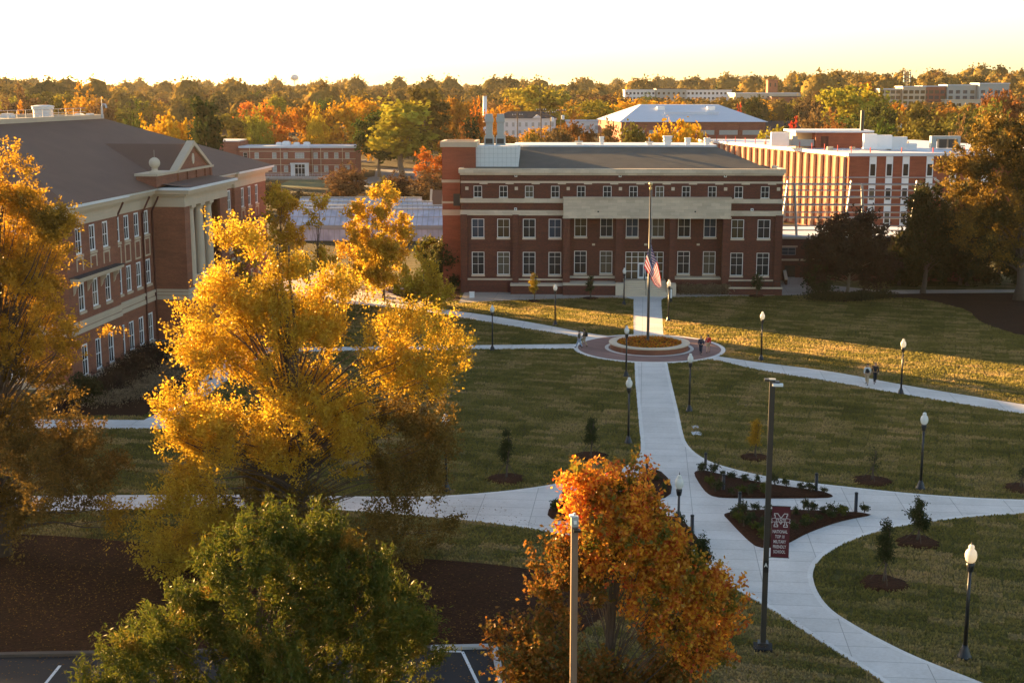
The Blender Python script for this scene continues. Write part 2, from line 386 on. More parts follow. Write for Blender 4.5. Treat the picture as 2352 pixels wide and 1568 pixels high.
def window(parent, x0, x1, z0, z1, y, cols=2, rows=(.5,), fr='white_frame', gl='glass_dark', sill=None, ft=.06, rz=0, bar=.035):
    """window as part: frame + pane (+ sill) ; y = plane of the frame front, local x along wall"""
    w = round(x1 - x0, 3); h = round(z1 - z0, 3); key = (w, h, cols, tuple(rows), fr, gl, sill, ft, bar)
    if key not in WCACHE:
        mb = MB(); d = .09
        mb.box(0, ft, 0, d, 0, h); mb.box(w - ft, w, 0, d, 0, h); mb.box(ft, w - ft, 0, d, 0, ft); mb.box(ft, w - ft, 0, d, h - ft, h)
        for k in range(1, cols): mb.box(w * k / cols - bar / 2, w * k / cols + bar / 2, .012, d, ft, h - ft)
        for r in rows: mb.box(ft, w - ft, .015, d, h * r - bar / 2 - .003, h * r + bar / 2 + .003)
        p = MB(); p.box(.01, w - .01, .05, .085, .01, h - .01)
        s = MB().box(-.06, w + .06, -.16, .12, -.22, -.004) if sill else None
        WCACHE[key] = (mb.mesh('window', fr), p.mesh('pane', gl), s.mesh('sill', sill) if sill else None)
    a, b, c = WCACHE[key]
    o = place('window', a, parent, (x0, y, z0), rz); place('pane', b, o)
    if c: place('sill', c, o)
    return o

# ------------------------------------------------------------------ ground
def make_ground():
    xs = sorted(set([-4000, -2500, -1500, -1000, -700, -500, -400, -300, -250, -200, -150, -100, -60, 0, 60, 90, 110, 130, 150, 180, 210, 240, 270, 300, 350, 400, 500, 700, 1000, 1500, 2500, 4000]))
    ys = [-150, 0, 60, 120, 200, 300, 400, 430, 450, 470, 490, 510, 530, 550, 570, 600, 650, 700, 800, 900, 1000, 1100, 1200, 1300, 1400, 1500, 1700, 2000, 2300, 2700, 3200, 4000, 5000, 7000, 9000]
    v = [(x, y, gz(x, y)) for y in ys for x in xs]; n = len(xs)
    f = [(j * n + i, j * n + i + 1, (j + 1) * n + i + 1, (j + 1) * n + i) for j in range(len(ys) - 1) for i in range(n - 1)]
    me = bpy.data.meshes.new('ground'); me.from_pydata(v, [], f); me.materials.append(M['grass_ground']); tag(place('ground', me), kind='structure')
make_ground()

ZP = .05
L1 = [(1457, 822), (1459, 880), E2(1540, 50), E2(1560, 300), E2(1578, 470), E2(1560, 540), E2(1490, 600), (1400, 1086), E2(1000, 730), E2(600, 790), E2(0, 835), (800, 1141), (562, 1137), (270, 1138), (0, 1141), (-260, 1143)]
L2 = [(-260, 1180), (0, 1177), (277, 1171), (562, 1167), (800, 1172), (980, 1187), E2(270, 1000), E2(600, 1040), E2(870, 1080), (1400, 1255), (1520, 1290), (1600, 1320), (1654, 1332), (1692, 1355), E3(500, 1095), E3(650, 1190), E3(800, 1290), E3(960, 1390), E3(1100, 1480), E3(1230, 1568), (2075, 1600)]
L3 = [(2335, 1602), E3(1830, 1568), E3(1600, 1480), E3(1400, 1400), E3(1200, 1300), E3(1030, 1205), E3(900, 1120), E3(825, 1020), E3(795, 930), E3(800, 870), E3(850, 800), E3(950, 735), E3(1100, 670), E3(1300, 615), E3(1500, 585), E3(1800, 548), E3(2091, 533), (2600, 1168)]
L4 = [(2600, 1154), E3(2091, 450), E3(1800, 440), E3(1400, 412), E3(1000, 370), E3(640, 330), E3(400, 285), E3(200, 230), (1610, 1051), E2(1930, 470), E2(1890, 400), E2(1850, 200), E2(1800, 0), (1530, 822)]
S = [smooth_line(G(l), 2) for l in (L1, L2, L3, L4)]
slab('path', [p for s in S for p in s], ZP, 'concrete')
mb = MB(); [strip(mb, s, .28, ZP + .004, 1) for s in S]; tag(mb.build('path_edging', 'concrete_edge'), kind='structure')
CC = P(1491, 800)
def circ(r, n=64, c=CC): return [(c.x + r * math.cos(2 * math.pi * k / n), c.y + r * math.sin(2 * math.pi * k / n)) for k in range(n)]
slab('brick_circle', circ(7.35), ZP + .010, 'paver')
def ring(name, r0, r1, z0, z1, mat, n=64, c=CC, parent=None):
    mb = MB(); a = circ(r0, n, c); b = circ(r1, n, c)
    for k in range(n):
        j = (k + 1) % n
        mb.quad((*b[k], z1), (*b[j], z1), (*a[j], z1), (*a[k], z1)); mb.quad((*b[k], z0), (*b[j], z0), (*b[j], z1), (*b[k], z1)); mb.quad((*a[j], z0), (*a[k], z0), (*a[k], z1), (*a[j], z1))
    return mb.build(name, mat, parent)
tag(ring('circle_edging', 7.0, 7.4, 0, ZP + .016, 'concrete_edge'), kind='structure')
tag(ring('planter_apron', 4.0, 4.35, 0, ZP + .022, 'concrete_edge'), kind='structure')
up = G([(1455, 778), (1455, 689), (1443, 684), (1426, 677), (1426, 668), (1542, 668), (1542, 677), (1528, 684), (1519, 689), (1524, 778)]); slab('path', up, ZP - .008, 'concrete')
ap = [C6(205, 820), C6(150, 905), C6(400, 890), C6(800, 878), C6(1120, 866), C6(1175, 862)]
ap2 = [C6(1510, 862), C6(1900, 857), C6(2352, 847), (2010, 677), (2352, 672), (2700, 672), (2700, 666), (2352, 666), (2010, 668), (1905, 662), (1852, 640), (1800, 612), (1800, 655)]
apx = [P(*C6(x, y)) for x, y in [(205, 800), (150, 905), (400, 890), (800, 878), (1120, 868), (1270, 880), (1440, 880), (1510, 868), (1900, 860), (2352, 850)]] + G([(1905, 668), (2010, 676), (2352, 671), (2700, 671), (2700, 663), (2352, 665), (2010, 667), (1905, 655), (1852, 600), (1780, 600)])
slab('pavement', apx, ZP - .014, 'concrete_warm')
wp = smooth_line(G([(1380, 800), (1345, 778), (1290, 768), (1130, 742), (990, 717), (850, 702), (700, 690), (560, 685)])) + smooth_line(G([(560, 668), (720, 672), (850, 690), (990, 708), (1100, 721), (1240, 744), (1340, 764), (1410, 774)]))
slab('path', wp, ZP - .018, 'concrete')
wp2 = G([(1360, 790), (1100, 793), (800, 797), (480, 800), (480, 812), (800, 806), (1100, 802), (1360, 801)]); slab('path', wp2, ZP - .02, 'concrete')
ep_u = smooth_line([P(*E1(1040, 562))] + [P(*E6(*q)) for q in [(0, 1035), (600, 1105), (1190, 1222), (2209, 1385)]] + [P(2700, 985)], 2)
ep_l = smooth_line([P(2700, 1008)] + [P(*E6(*q)) for q in [(2209, 1462), (1180, 1297), (600, 1190), (0, 1100)]] + [P(*E1(1150, 606)), P(*E1(940, 577))], 2)
slab('path', list(ep_u) + list(ep_l), ZP - .012, 'concrete')
mb = MB(); strip(mb, ep_u, .18, ZP - .006, -1); strip(mb, ep_l, .18, ZP - .006, -1); tag(mb.build('path_edging', 'concrete_edge'), kind='structure')
slab('path', G([(-200, 962), (330, 965), (400, 930), (470, 868), (530, 815), (545, 800), (640, 800), (560, 845), (480, 905), (430, 950), (400, 985), (-200, 983)]), ZP - .022, 'concrete')
# mulch
mt = smooth_line(G([(-300, 1218), (110, 1228), (300, 1245), (600, 1262), (981, 1283), (1181, 1300), (1330, 1330), (1420, 1400)]), 2)
slab('mulch_bed', list(mt) + G([(1300, 1470), (1140, 1484), (600, 1492), (-300, 1508)]), .03, 'mulch', -.1)
slab('mulch_bed', smooth_line([P(*E6(*q)) for q in [(440, 482), (560, 520), (760, 528), (950, 505), (1150, 492), (1330, 500), (1550, 545), (1750, 600), (1830, 690), (2000, 755), (2209, 812), (2800, 900)]], 1) + [P(*E6(*q)) for q in [(2800, 452), (2209, 453), (900, 456), (440, 470)]], .03, 'mulch_dark', -.1)
slab('mulch_bed', G([(180, 955), (330, 955), (440, 880), (470, 850), (480, 800), (380, 790), (300, 840), (200, 880), (120, 900), (100, 955)]), .03, 'mulch_dark', -.1)
slab('parking_lot', G([(-400, 1514), (600, 1498), (1150, 1489), (1120, 1640), (1100, 1800), (-900, 1800)]), .012, 'asphalt', -.1)
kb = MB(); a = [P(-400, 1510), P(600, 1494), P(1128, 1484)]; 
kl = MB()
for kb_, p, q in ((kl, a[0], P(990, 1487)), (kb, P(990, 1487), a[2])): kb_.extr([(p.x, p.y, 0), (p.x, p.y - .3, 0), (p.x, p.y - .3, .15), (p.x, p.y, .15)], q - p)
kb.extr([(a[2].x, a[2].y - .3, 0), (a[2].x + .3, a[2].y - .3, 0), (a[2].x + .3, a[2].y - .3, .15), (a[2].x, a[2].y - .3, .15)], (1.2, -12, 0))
tag(kb.build('kerb', 'kerb'), kind='structure'); tag(kl.build('kerb', 'kerb_shaded'), kind='structure')
ln = MB()
for x0, y0, x1, y1 in [(1062, 1496, 1112, 1600), (138, 1528, 92, 1585), (620, 1503, 600, 1590)]:
    p, q = P(x0, y0), P(x1, y1); t = (q - p).normalized(); n = Vector((-t.y, t.x, 0)) * .07; ln.quad(p - n + Vector((0, 0, .017)), q - n + Vector((0, 0, .017)), q + n + Vector((0, 0, .017)), p + n + Vector((0, 0, .017)))
ln.quad(*[Vector((*P(x, y)[:2], .018)) for x, y in [(1005, 1493), (1060, 1494), (1060, 1498), (1005, 1497)]])
tag(ln.build('parking_marking', 'paint_white'), kind='structure')
# ------------------------------------------------------------------ main brick hall
def UV(x, y, o, rz, off=0):
    b = (H0 / 2 - y) / F; a = (x - W0 / 2) / F
    dy = math.cos(PITCH) + b * math.sin(PITCH); dz = -math.sin(PITCH) + b * math.cos(PITCH)
    mx, my = -math.sin(rz), math.cos(rz); t = (off + o[0] * mx + o[1] * my) / (a * mx + dy * my)
    p = (a * t, dy * t, CAMH + dz * t); return ((p[0] - o[0]) * math.cos(rz) + (p[1] - o[1]) * math.sin(rz), p[2])
OM = P(*C6(160, 835)); RM = R(-2)
hall = empty('brick_hall', OM, RM, 'long dark red brick hall with pale stone bands and grey hipped roof behind the flagpole', 'building')
UX = lambda zx: UV(*C6(zx, 420), OM, RM)[0]
WC = [UX(x) for x in (273, 437, 602, 768, 934, 1101, 1268, 1436, 1605, 1772, 1941, 2110)]
UL, UR, PL, PR = 0.15, 39.7, UX(820), UX(1888)          # hall ends, porch ends
mb = MB()
up_ops = [(c - .52, c + .52, 11.83, 13.27) for c in WC]
wall(mb, UL, UR, 11.7, 15.0, .35, up_ops, .15)
lo = lambda c: [(c - .78, c + .78, 6.86, 9.2), (c - .78, c + .78, 2.23, 5.08)]
opsL = sum([lo(c) for c in WC[:4]], []); opsR = sum([lo(c) for c in WC[10:]], [])
wall(mb, UL, PL, 0, 11.7, .35, opsL, .18); wall(mb, PR, UR, 0, 11.7, .35, opsR, .18)
opsC = sum([[(c - .78, c + .78, 6.86, 9.2)] for c in WC[4:10]], []) + [(c - .78, c + .78, 2.23, 5.08) for c in WC[4:6] + WC[8:10]]
E0, E1x = UX(1227), UX(1475)
wall(mb, PL, PR, 0, 11.7, 1.75, opsC + [(E0, E1x, 1.6, 5.0)], .18)
mb.box(UL, UL + .3, .36, 16, 0, 15.0); mb.box(UR - .3, UR, .36, 16, 0, 15.0); mb.box(UL + .31, UR - .31, 15.7, 16, 0, 15.0)
mb.quad((PL, .35, 0), (PL, 1.75, 0), (PL, 1.75, 11.7), (PL, .35, 11.7)); mb.quad((PR, 1.75, 0), (PR, .35, 0), (PR, .35, 11.7), (PR, 1.75, 11.7))
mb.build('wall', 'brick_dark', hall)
PRS = [(160, 205), (495, 535), (2180, 2228)]
pm = []
for a, b in PRS:
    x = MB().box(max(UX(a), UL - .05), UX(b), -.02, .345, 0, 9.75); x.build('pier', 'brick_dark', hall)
for a, b in [(820, 865), (1158, 1203), (1500, 1540), (1840, 1885)]:
    MB().box(UX(a) + .02, UX(b), -.75, .1, .0, 9.35).build('pier', 'brick_dark', hall)
# shallow brick pilaster strips between windows
ps = MB()
for c0, c1 in zip(WC[:3], WC[1:4]):
    m_ = (c0 + c1) / 2
    if abs(m_ - UX(515)) > .6: ps.box(m_ - .45, m_ + .45, .30, .349, 1.8, 9.7)
m_ = (WC[10] + WC[11]) / 2; ps.box(m_ - .45, m_ + .45, .30, .349, 1.8, 9.7)
for k in (4, 8): m_ = (WC[k] + WC[k + 1]) / 2; ps.box(m_ - .45, m_ + .45, 1.70, 1.749, 1.7, 9.3)
for k in range(1, 12): m_ = (WC[k - 1] + WC[k]) / 2; ps.box(m_ - .35, m_ + .35, .31, .349, 11.75, 13.6)
ps.pieces('pilaster_strip', 'brick_dark', hall)
st = MB()
st.box(UL - .25, UR + .25, -.12, .6, 14.84, 15.4); st.box(UL - .1, UR + .1, .05, .6, 14.6, 14.83)
st.build('cornice', 'stone_block', hall)
tb = MB(); tb.box(UL - .03, UR + .03, .22, .348, 13.62, 13.86)
for k in range(13):
    u = UL + 1.2 + k * 3.22 - 1.6
    if 0.2 < u < UR - .9: tb.box(u - .5, u + .5, .21, .347, 13.48, 13.619)
for k in (0, 2, 4, 6, 8, 10): 
    u = (WC[k - 1] + WC[k]) / 2 if k else .9
    tb.box(u - .2, u + .2, .26, .346, 12.75, 13.15)
u = 39.2; tb.box(u - .2, u + .2, .26, .346, 12.75, 13.15)
tb.build('stone_band', 'stone', hall)
bb = MB()
for a, b in ((UL - .1, PL - .01), (PR + .01, UR + .1)):
    bb.box(a, b, .08, .347, 11.2, 11.72); bb.box(a, b, .15, .347, 9.97, 10.27); bb.box(a, b, .0, .346, 9.66, 9.96)
    bb.box(a, b, .20, .345, 1.55, 1.76)
bb.pieces('stone_belt', 'stone_block', hall)
pn = MB(); pn.box(PL, PR, -.85, 1.748, 9.55, 11.82); pn.box(PL - .08, PR + .08, -.95, -.851, 9.4, 9.58); pn.box(PL - .06, PR + .06, -.93, 1.7, 11.821, 11.97)
for a, b in [(820, 865), (1158, 1203), (1500, 1540), (1840, 1885)]: pn.box(UX(a), UX(b) + .04, -.82, .12, 9.36, 9.399)
panel = pn.build('stone_panel', 'stone_block', hall)
# faint carved lettering line on the stone panel, kept as worn unreadable slots
dv = MB()
for zx in (1045, 1667): u, z = UV(*C6(zx, 318), OM, RM, -.85); dv.box(u - .09, u + .09, -.87, -.85, z - .09, z + .09)
dv.pieces('drain_hole', 'black_metal', panel)
for zx, zz in ((517, 88), (1186, 89), (1862, 90), (515, 302), (2033, 307)):
    u, z = UV(*C6(zx, zz), OM, RM)
    s = MB().box(u - .16, u + .16, .2, .347, z - .16, z + .16).build('scupper', 'white_frame', hall); MB().box(u - .08, u + .08, .18, .199, z - .08, z + .08).build('opening', 'black_metal', s)
for i, c in enumerate(WC):
    window(hall, c - .52, c + .52, 11.83, 13.27, .42, 2, (.5,), 'white_frame', 'glass_dark', 'stone', .07)
    y = .40 if (i < 4 or i > 9) else 1.80
    g = ['glass_cool', 'glass_warm', 'glass_dark', 'glass_cool', 'glass_warm', 'glass_dark'][i % 6]
    window(hall, c - .78, c + .78, 6.86, 9.2, y, 2, (.56,), 'white_frame', g, 'stone', .08)
    if i not in (6, 7): window(hall, c - .78, c + .78, 2.23, 5.08, y, 2, (.46, .79), 'white_frame', 'glass_dark', 'stone', .08)
ent = MB(); w = E1x - E0
fr = MB(); fr.box(E0, E1x, 1.8, 1.9, 4.92, 5.0); fr.box(E0, E0 + .08, 1.8, 1.9, 1.6, 4.92); fr.box(E1x - .08, E1x, 1.8, 1.9, 1.6, 4.92)
for k in range(1, 6):
    x = E0 + w * k / 6; fr.box(x - .04, x + .04, 1.8, 1.9, 1.6 if k in (1, 2, 4, 5) else 3.6, 4.92)
for z in (2.5, 3.55, 4.3): 
    fr.box(E0 + .08, E0 + w * .333 - .04, 1.81, 1.9, z, z + .07); fr.box(E0 + w * .667 + .04, E1x - .08, 1.81, 1.9, z, z + .07)
    if z > 3: fr.box(E0 + w * .333 - .04, E0 + w * .667 + .04, 1.805, 1.9, z, z + .07)
ef = fr.build('entrance_frame', 'white_frame', hall); MB().box(E0 + .02, E1x - .02, 1.86, 1.88, 1.6, 4.98).build('pane', 'glass_warm', ef)
dw = w / 6
for k in (2, 3):
    x = E0 + dw * k; d = MB(); d.box(x + .05, x + .16, 1.74, 1.8, 1.62, 3.55); d.box(x + dw - .16, x + dw - .05, 1.74, 1.8, 1.62, 3.55); d.box(x + .16, x + dw - .16, 1.74, 1.8, 3.42, 3.55); d.box(x + .16, x + dw - .16, 1.74, 1.8, 1.62, 1.85)
    dd = d.build('door', 'white_frame', hall); MB().box(x + .16, x + dw - .16, 1.76, 1.78, 1.85, 3.42).build('pane', 'glass_cool', dd)
for zx in (1015, 1350, 1686):
    u, z = UV(*C6(zx, 528), OM, RM, 1.6); MB().box(u - .18, u + .18, 1.5, 1.748, z - .12, z + .12).build('wall_lamp', 'stone', hall)
# plinth terraces, steps
pl = MB(); 
pl.box(UX(485), PL - .01, -1.35, .34, 0, 1.05); pl.box(PL + .0, UX(1158), -2.0, .9, 0, 1.25); pl.box(UX(865), UX(1156), .91, 1.745, 0, 1.75)
pl.box(UX(1542), UX(1840), .3, 1.745, 0, 1.75); pl.box(UX(1888), UR + .15, -1.1, -.8, 0, .8); pl.box(UL, UX(484), .15, .344, 0, 1.54)
pl.pieces('plinth', 'brick_dark', hall)
cp = MB(); cp.box(UX(483), PL - .02, -1.4, .33, 1.051, 1.25); cp.box(PL + .0, UX(1157), -2.05, .9, 1.251, 1.43); cp.box(UX(863), UX(1157), .88, 1.743, 1.751, 1.95)
cp.box(UX(1541), UX(1842), .25, 1.743, 1.751, 1.95); cp.box(UX(1887), UR + .2, -1.15, -.75, .801, .98)
cp.box(UX(1157), UX(1212), -2.2, -.8, .0, 1.5); cp.box(UX(1485), UX(1543), -2.2, -.8, .0, 1.5); cp.pieces('coping', 'stone', hall)
ms = MB()
for k in range(9): ms.box(UX(1213), UX(1484), -3.0 + .36 * k, 1.72, .178 * k, .178 * (k + 1))
stp = ms.build('steps', 'stone', hall)
r_ = MB()
xr = (UX(1213) + UX(1484)) / 2
r_.tube([(xr, -2.9, 1.0), (xr, .2, 2.5), (xr, .8, 2.5)], .03); r_.tube([(xr, -2.9, .1), (xr, -2.9, 1.0)], .03); r_.tube([(xr, .2, 1.6), (xr, .2, 2.5)], .03)
r_.build('handrail', 'black_metal', hall)
fr = MB(); fr.tube([(UX(1888), -.9, 1.7), (UR, -.9, 1.7)], .03)
for k in range(14): x = UX(1888) + (UR - UX(1888)) * k / 13; fr.tube([(x, -.9, .98), (x, -.9, 1.7)], .018, 5)
fr.build('railing', 'black_metal', hall)
# roof
rf = MB()
a = [(UL + .5, .65, 14.9), (UR - .5, .65, 14.9), (32.9, 13.3, 17.55), (6.3, 13.3, 17.55)]
rf.poly(a); rf.poly([(UR - .5, .65, 14.9), (UR - .5, 26, 14.9), (32.9, 22, 17.55), (32.9, 13.3, 17.55)]); rf.poly([(UL + .5, 26, 14.9), (UL + .5, .65, 14.9), (6.3, 13.3, 17.55), (6.3, 22, 17.55)])
roof = rf.build('roof', 'shingle_grey', hall)
MB().box(6.2, 33.0, 13.2, 22.2, 17.4, 17.75).build('roof_deck', 'roof_white', roof)
MB().box(UL, UR, .62, 16, 14.5, 14.86).build('roof_base', 'roof_dark', hall)
pr = MB(); pr.box(UL - .25, UL + .25, .61, 6, 14.84, 15.4); pr.box(UR - .25, UR + .25, .61, 8, 14.84, 15.4); pr.pieces('parapet', 'stone', hall)
# tower on the left
tw = MB(); tw.box(-2.35, -.1, 2.6, 9, 0, 17.9); tw.box(-.1, 1.85, 2.61, 9, 14.9, 17.9); tower = tw.build('tower', 'brick_orange', hall)
cp = MB(); cp.box(-2.55, 2.0, 2.4, 2.9, 17.9, 18.6); cp.box(-2.55, -2.1, 2.9, 9.2, 17.9, 18.6); cp.box(1.6, 2.0, 2.9, 9.2, 17.9, 18.6); cp.box(-2.1, 1.6, 8.8, 9.2, 17.9, 18.6)
for z0, z1 in ((13.5, 13.85), (10.9, 11.15), (9.4, 10.1)): cp.box(-2.42, -.101, 2.52, 2.599, z0, z1)
cp.build('tower_coping', 'stone_warm', tower)
MB().box(-.95, -.12, 2.45, 2.599, 10.6, 12.1).build('louver', 'bronze_metal', tower)
pan = MB(); pan.box(1.86, 7.2, 3.2, 3.3, 14.9, 18.0); pw = pan.build('metal_screen', 'white_wall', hall)
jl = MB()
for k in range(1, 10): jl.box(1.86 + k * .55 - .01, 1.86 + k * .55 + .01, 3.185, 3.2, 14.9, 18.0)
for k in range(1, 6): jl.box(1.86, 7.2, 3.184, 3.198, 14.9 + k * .55 - .01, 14.9 + k * .55 + .01)
jl.build('panel_joints', 'gray_metal', pw)
MB().box(1.86, 7.19, 3.31, 12, 15, 17.98).build('machine_room', 'white_wall', hall)
for k in (0, 1):
    x = 3.3 + k * 1.45; h = empty('exhaust_unit', (OM.x + math.cos(RM) * x - math.sin(RM) * 8, OM.y + math.sin(RM) * x + math.cos(RM) * 8, 17.98), RM, '%s grey exhaust stack of the pair on the hall roof beside the white chimney' % ('left' if k == 0 else 'right'), 'exhaust stack', 'rooftop exhaust stacks')
    b_ = MB(); b_.box(-.62, .62, -.6, .6, 0, .95); b_.build('base', 'gray_metal', h); MB().box(-.45, .45, -.63, -.605, .15, .8).build('grille', 'black_metal', h)
    b_ = MB(); b_.prism([(-.55, -.5), (.55, -.5), (.55, .5), (-.55, .5)], .951, 1.2); b_.box(-.42, .42, -.4, .4, 1.2, 2.7); b_.build('duct', 'gray_metal', h)
    b_ = MB(); q0 = [(-.42, -.4), (.42, -.4), (.42, .4), (-.42, .4)]; i = len(b_.v)
    b_.v += [(x_, y_, 2.7) for x_, y_ in q0] + [(x_ * 1.3, y_ * 1.3, 2.95) for x_, y_ in q0] + [(x_ * 1.0, y_ * 1.0, 3.9) for x_, y_ in q0]
    for l in (0, 4):
        for j in range(4): b_.f.append((l + j, l + (j + 1) % 4, l + 4 + (j + 1) % 4, l + 4 + j)); b_.m.append(0)
    b_.f.append((8, 9, 10, 11)); b_.m.append(0); b_.build('hood', 'gray_metal', h)
RV = [(1352, 'small flat', .5, .4, 0), (1410, '', .42, .9, 1), (1748, 'dark flat', .45, .35, 0), (1808, 'largest', .62, 1.15, 1), (1890, '', .42, .85, 1), (1948, '', .42, .85, 1)]
for i, (zx, nm, r, hh, ty) in enumerate([(1170 + 20, 'low flat grey', .55, .55, 0), (1368, 'slim white', .34, 1.05, 1), (1740, 'low dark', .5, .5, 0), (1882, 'largest white', .62, 1.15, 1), (2040, 'medium white', .42, .9, 1), (2192, 'rightmost white', .42, .9, 1)]):
    x, z = UV(*C3(zx, 645), OM, RM, 15); v = empty('roof_vent', (OM.x + math.cos(RM) * x - math.sin(RM) * 15, OM.y + math.sin(RM) * x + math.cos(RM) * 15, 17.75), RM, nm + ' roof vent on the flat deck of the grey roofed brick hall', 'roof vent', 'vents on the hall roof')
    MB().box(-r * .7, r * .7, -r * .7, r * .7, 0, hh * .35).build('curb', 'white_wall', v)
    k = MB()
    if ty: k.box(-r * .9, r * .9, -r * .9, r * .9, hh * .35, hh * .55); k.box(-r * .8, r * .8, -r * .8, r * .8, hh * .56, hh * .8); k.box(-r * .95, r * .95, -r * .95, r * .95, hh * .8, hh)
    else: k.box(-r, r, -r, r, hh * .5, hh * .8); k.box(-.08, .08, -.08, .08, hh * .8, hh * 1.9)
    k.build('cap', 'white_wall' if ty else 'gray_metal', v)

# ------------------------------------------------------------------ left brick hall with columned porch
OL = Vector((-37.485, 109.81, 0)); RL = R(84.3)
lh = empty('columned_hall', OL, RL, 'brick hall with stone columns, gabled attic and brown hip roof on the left', 'building')
wb = MB(); BD = 72.0  # depth runs on out of view, lengthened to shade the near left ground
def wallseg(u0, u1, y, wins, z1=13.7):
    ops = []
    for c in wins: ops += [(c - .62, c + .62, 11.2, 13.5), (c - .62, c + .62, 6.35, 8.8), (c - .62, c + .62, .75, 3.5)]
    wall(wb, u0, u1, 0, z1, y, ops, .2)
    for c in wins:
        for z0, zz in ((11.2, 13.5), (6.35, 8.8), (.75, 3.5)):
            window(lh, c - .62, c + .62, z0, zz, y + .04, 2 if zz > 4 else 2, (.5,), 'white_frame', 'glass_dark', 'stone_warm', .15, bar=.06)
U1 = 61.2
wallseg(1.6, 12.7, -.35, (4.2, 7.1, 9.95)); wallseg(12.7, 22.5, 0, (13.5, 15.8, 18.3, 20.8)); wallseg(38.0, 48.3, 0, (40.1, 42.4, 44.9, 47.2)); wallseg(48.3, U1, -.35, (51.4, 54.2, 57.2))
for u in (12.7, 48.3): s_ = 1 if u < 20 else -1; wb.quad((u, -.35, 0), (u, 0, 0), (u, 0, 13.7), (u, -.35, 13.7))
# near end wall, with its own windows: built along local y
nops = [(c - .7, c + .7, a, b) for c in (4.5, 7.5, 12, 15, 19.5, 22.5, 27, 30, 35, 38) for a, b in ((11.2, 13.5), (6.35, 8.8), (.75, 3.5))]
def endwall(u, flip):
    t_ = MB(); wall(t_, -.35, BD, 0, 13.7, 0, nops, .2)
    for v in range(len(t_.v)): x, y, z = t_.v[v]; t_.v[v] = (u + y * flip, x, z)
    i = len(wb.v); wb.v += t_.v; wb.f += [tuple(i + k for k in f) for f in t_.f]; wb.m += t_.m
endwall(1.6, 1); endwall(U1, -1)
for c in (4.5, 7.5, 12, 15, 19.5, 22.5, 27, 30, 35, 38):
    for z0, zz in ((11.2, 13.5), (6.35, 8.8), (.75, 3.5)): window(lh, 0, 1.4, z0, zz, 0, 2, (.5,), 'white_frame', 'glass_dark', 'stone_warm', .15, rz=-math.pi / 2, bar=.06).location = (1.65, c + .7, z0)
wb.box(1.7, U1 - .1, BD - .2, BD, 0, 13.7)
wb.box(22.5, 23.0, -3.0, -.01, 0, 13.7); wb.box(35.6, 36.1, -3.0, -.01, 0, 13.7)    # porch side walls
wb.box(23.0, 35.6, -3.0, -2.6, 0, 5.6)
wb.box(22.5, 24.0, -3.3, -3.001, 0, 13.7); wb.box(33.6, 36.1, -3.3, -3.001, 0, 13.7)
wb.quad((22.5, .6, 0), (38, .6, 0), (38, .6, 13.7), (22.5, .6, 13.7))
wb.build('wall', 'brick_warm', lh)
ent = MB(); ov = .9
def band(mb_, y_off, z0, z1, ext=0):
    # follows the facade: pavilion, recess, porch, recess, pavilion
    e = ext
    mb_.box(1.6 - e, 12.7 + e, -.35 - y_off, .5, z0, z1); mb_.box(12.7 + e, 22.5 - e, 0 - y_off, .5, z0, z1)
    mb_.box(22.5 - e, 36.1 + e, -3.3 - y_off, .5, z0, z1); mb_.box(36.1 + e, 48.3 - e, 0 - y_off, .5, z0, z1); mb_.box(48.3 - e, U1 + e, -.35 - y_off, .5, z0, z1)
    mb_.box(1.6 - e, 2.3, .5, BD, z0, z1); mb_.box(U1 - .7, U1 + e, .5, BD, z0, z1)
band(ent, .05, 13.7, 14.2, .05); band(ent, .02, 14.2, 14.75, .02)
band(ent, .35, 14.75, 15.0, .35); band(ent, .7, 15.0, 15.35, .7)
ent.build('entablature', 'stone_warm', lh)
gt = MB(); band(gt, .95, 15.36, 15.6, .95); gt.build('gutter', 'white_wall', lh)
bl = MB()
def belt(z0, z1, y_off):
    bl.box(1.58, 12.72, -.35 - y_off, -.348, z0, z1); bl.box(12.73, 22.49, -y_off, .002, z0, z1); bl.box(22.45, 22.495, -3.3 - y_off, -y_off, z0, z1); bl.box(22.5, 36.1, -3.3 - y_off, -3.302, z0, z1)
    bl.box(36.11, 48.29, -y_off, .002, z0, z1); bl.box(48.3, U1 + .02, -.35 - y_off, -.348, z0, z1); bl.box(1.6 - y_off, 1.598, -.34, BD, z0, z1)
belt(4.55, 4.95, .12); belt(5.35, 5.6, .16); belt(5.0, 5.3, .04); belt(0, .5, .1)
bl.build('stone_belt', 'stone_warm', lh)
# stone framed spandrels under the top windows
def spandrel(c, y):
    sp = MB()
    z0, z1 = 9.1, 10.9
    sp.box(c - .7, c + .7, y - .05, y + .002, z1 - .15, z1); sp.box(c - .7, c + .7, y - .05, y + .002, z0, z0 + .15); sp.box(c - .7, c - .56, y - .05, y + .002, z0 + .15, z1 - .15); sp.box(c + .56, c + .7, y - .05, y + .002, z0 + .15, z1 - .15)
    sp.build('spandrel_frame', 'stone_warm', lh)
for c in (13.5, 15.8, 18.3, 20.8, 40.1, 42.4, 44.9, 47.2): spandrel(c, 0)
for c in (4.2, 7.1, 9.95, 51.4, 54.2, 57.2): 
    sp = MB(); sp.box(c - .7, c + .7, -.4, -.348, 10.75, 10.9); sp.box(c - .7, c - .56, -.4, -.348, 9.8, 10.74); sp.box(c + .56, c + .7, -.4, -.348, 9.8, 10.74); sp.build('spandrel_frame', 'stone_warm', lh)
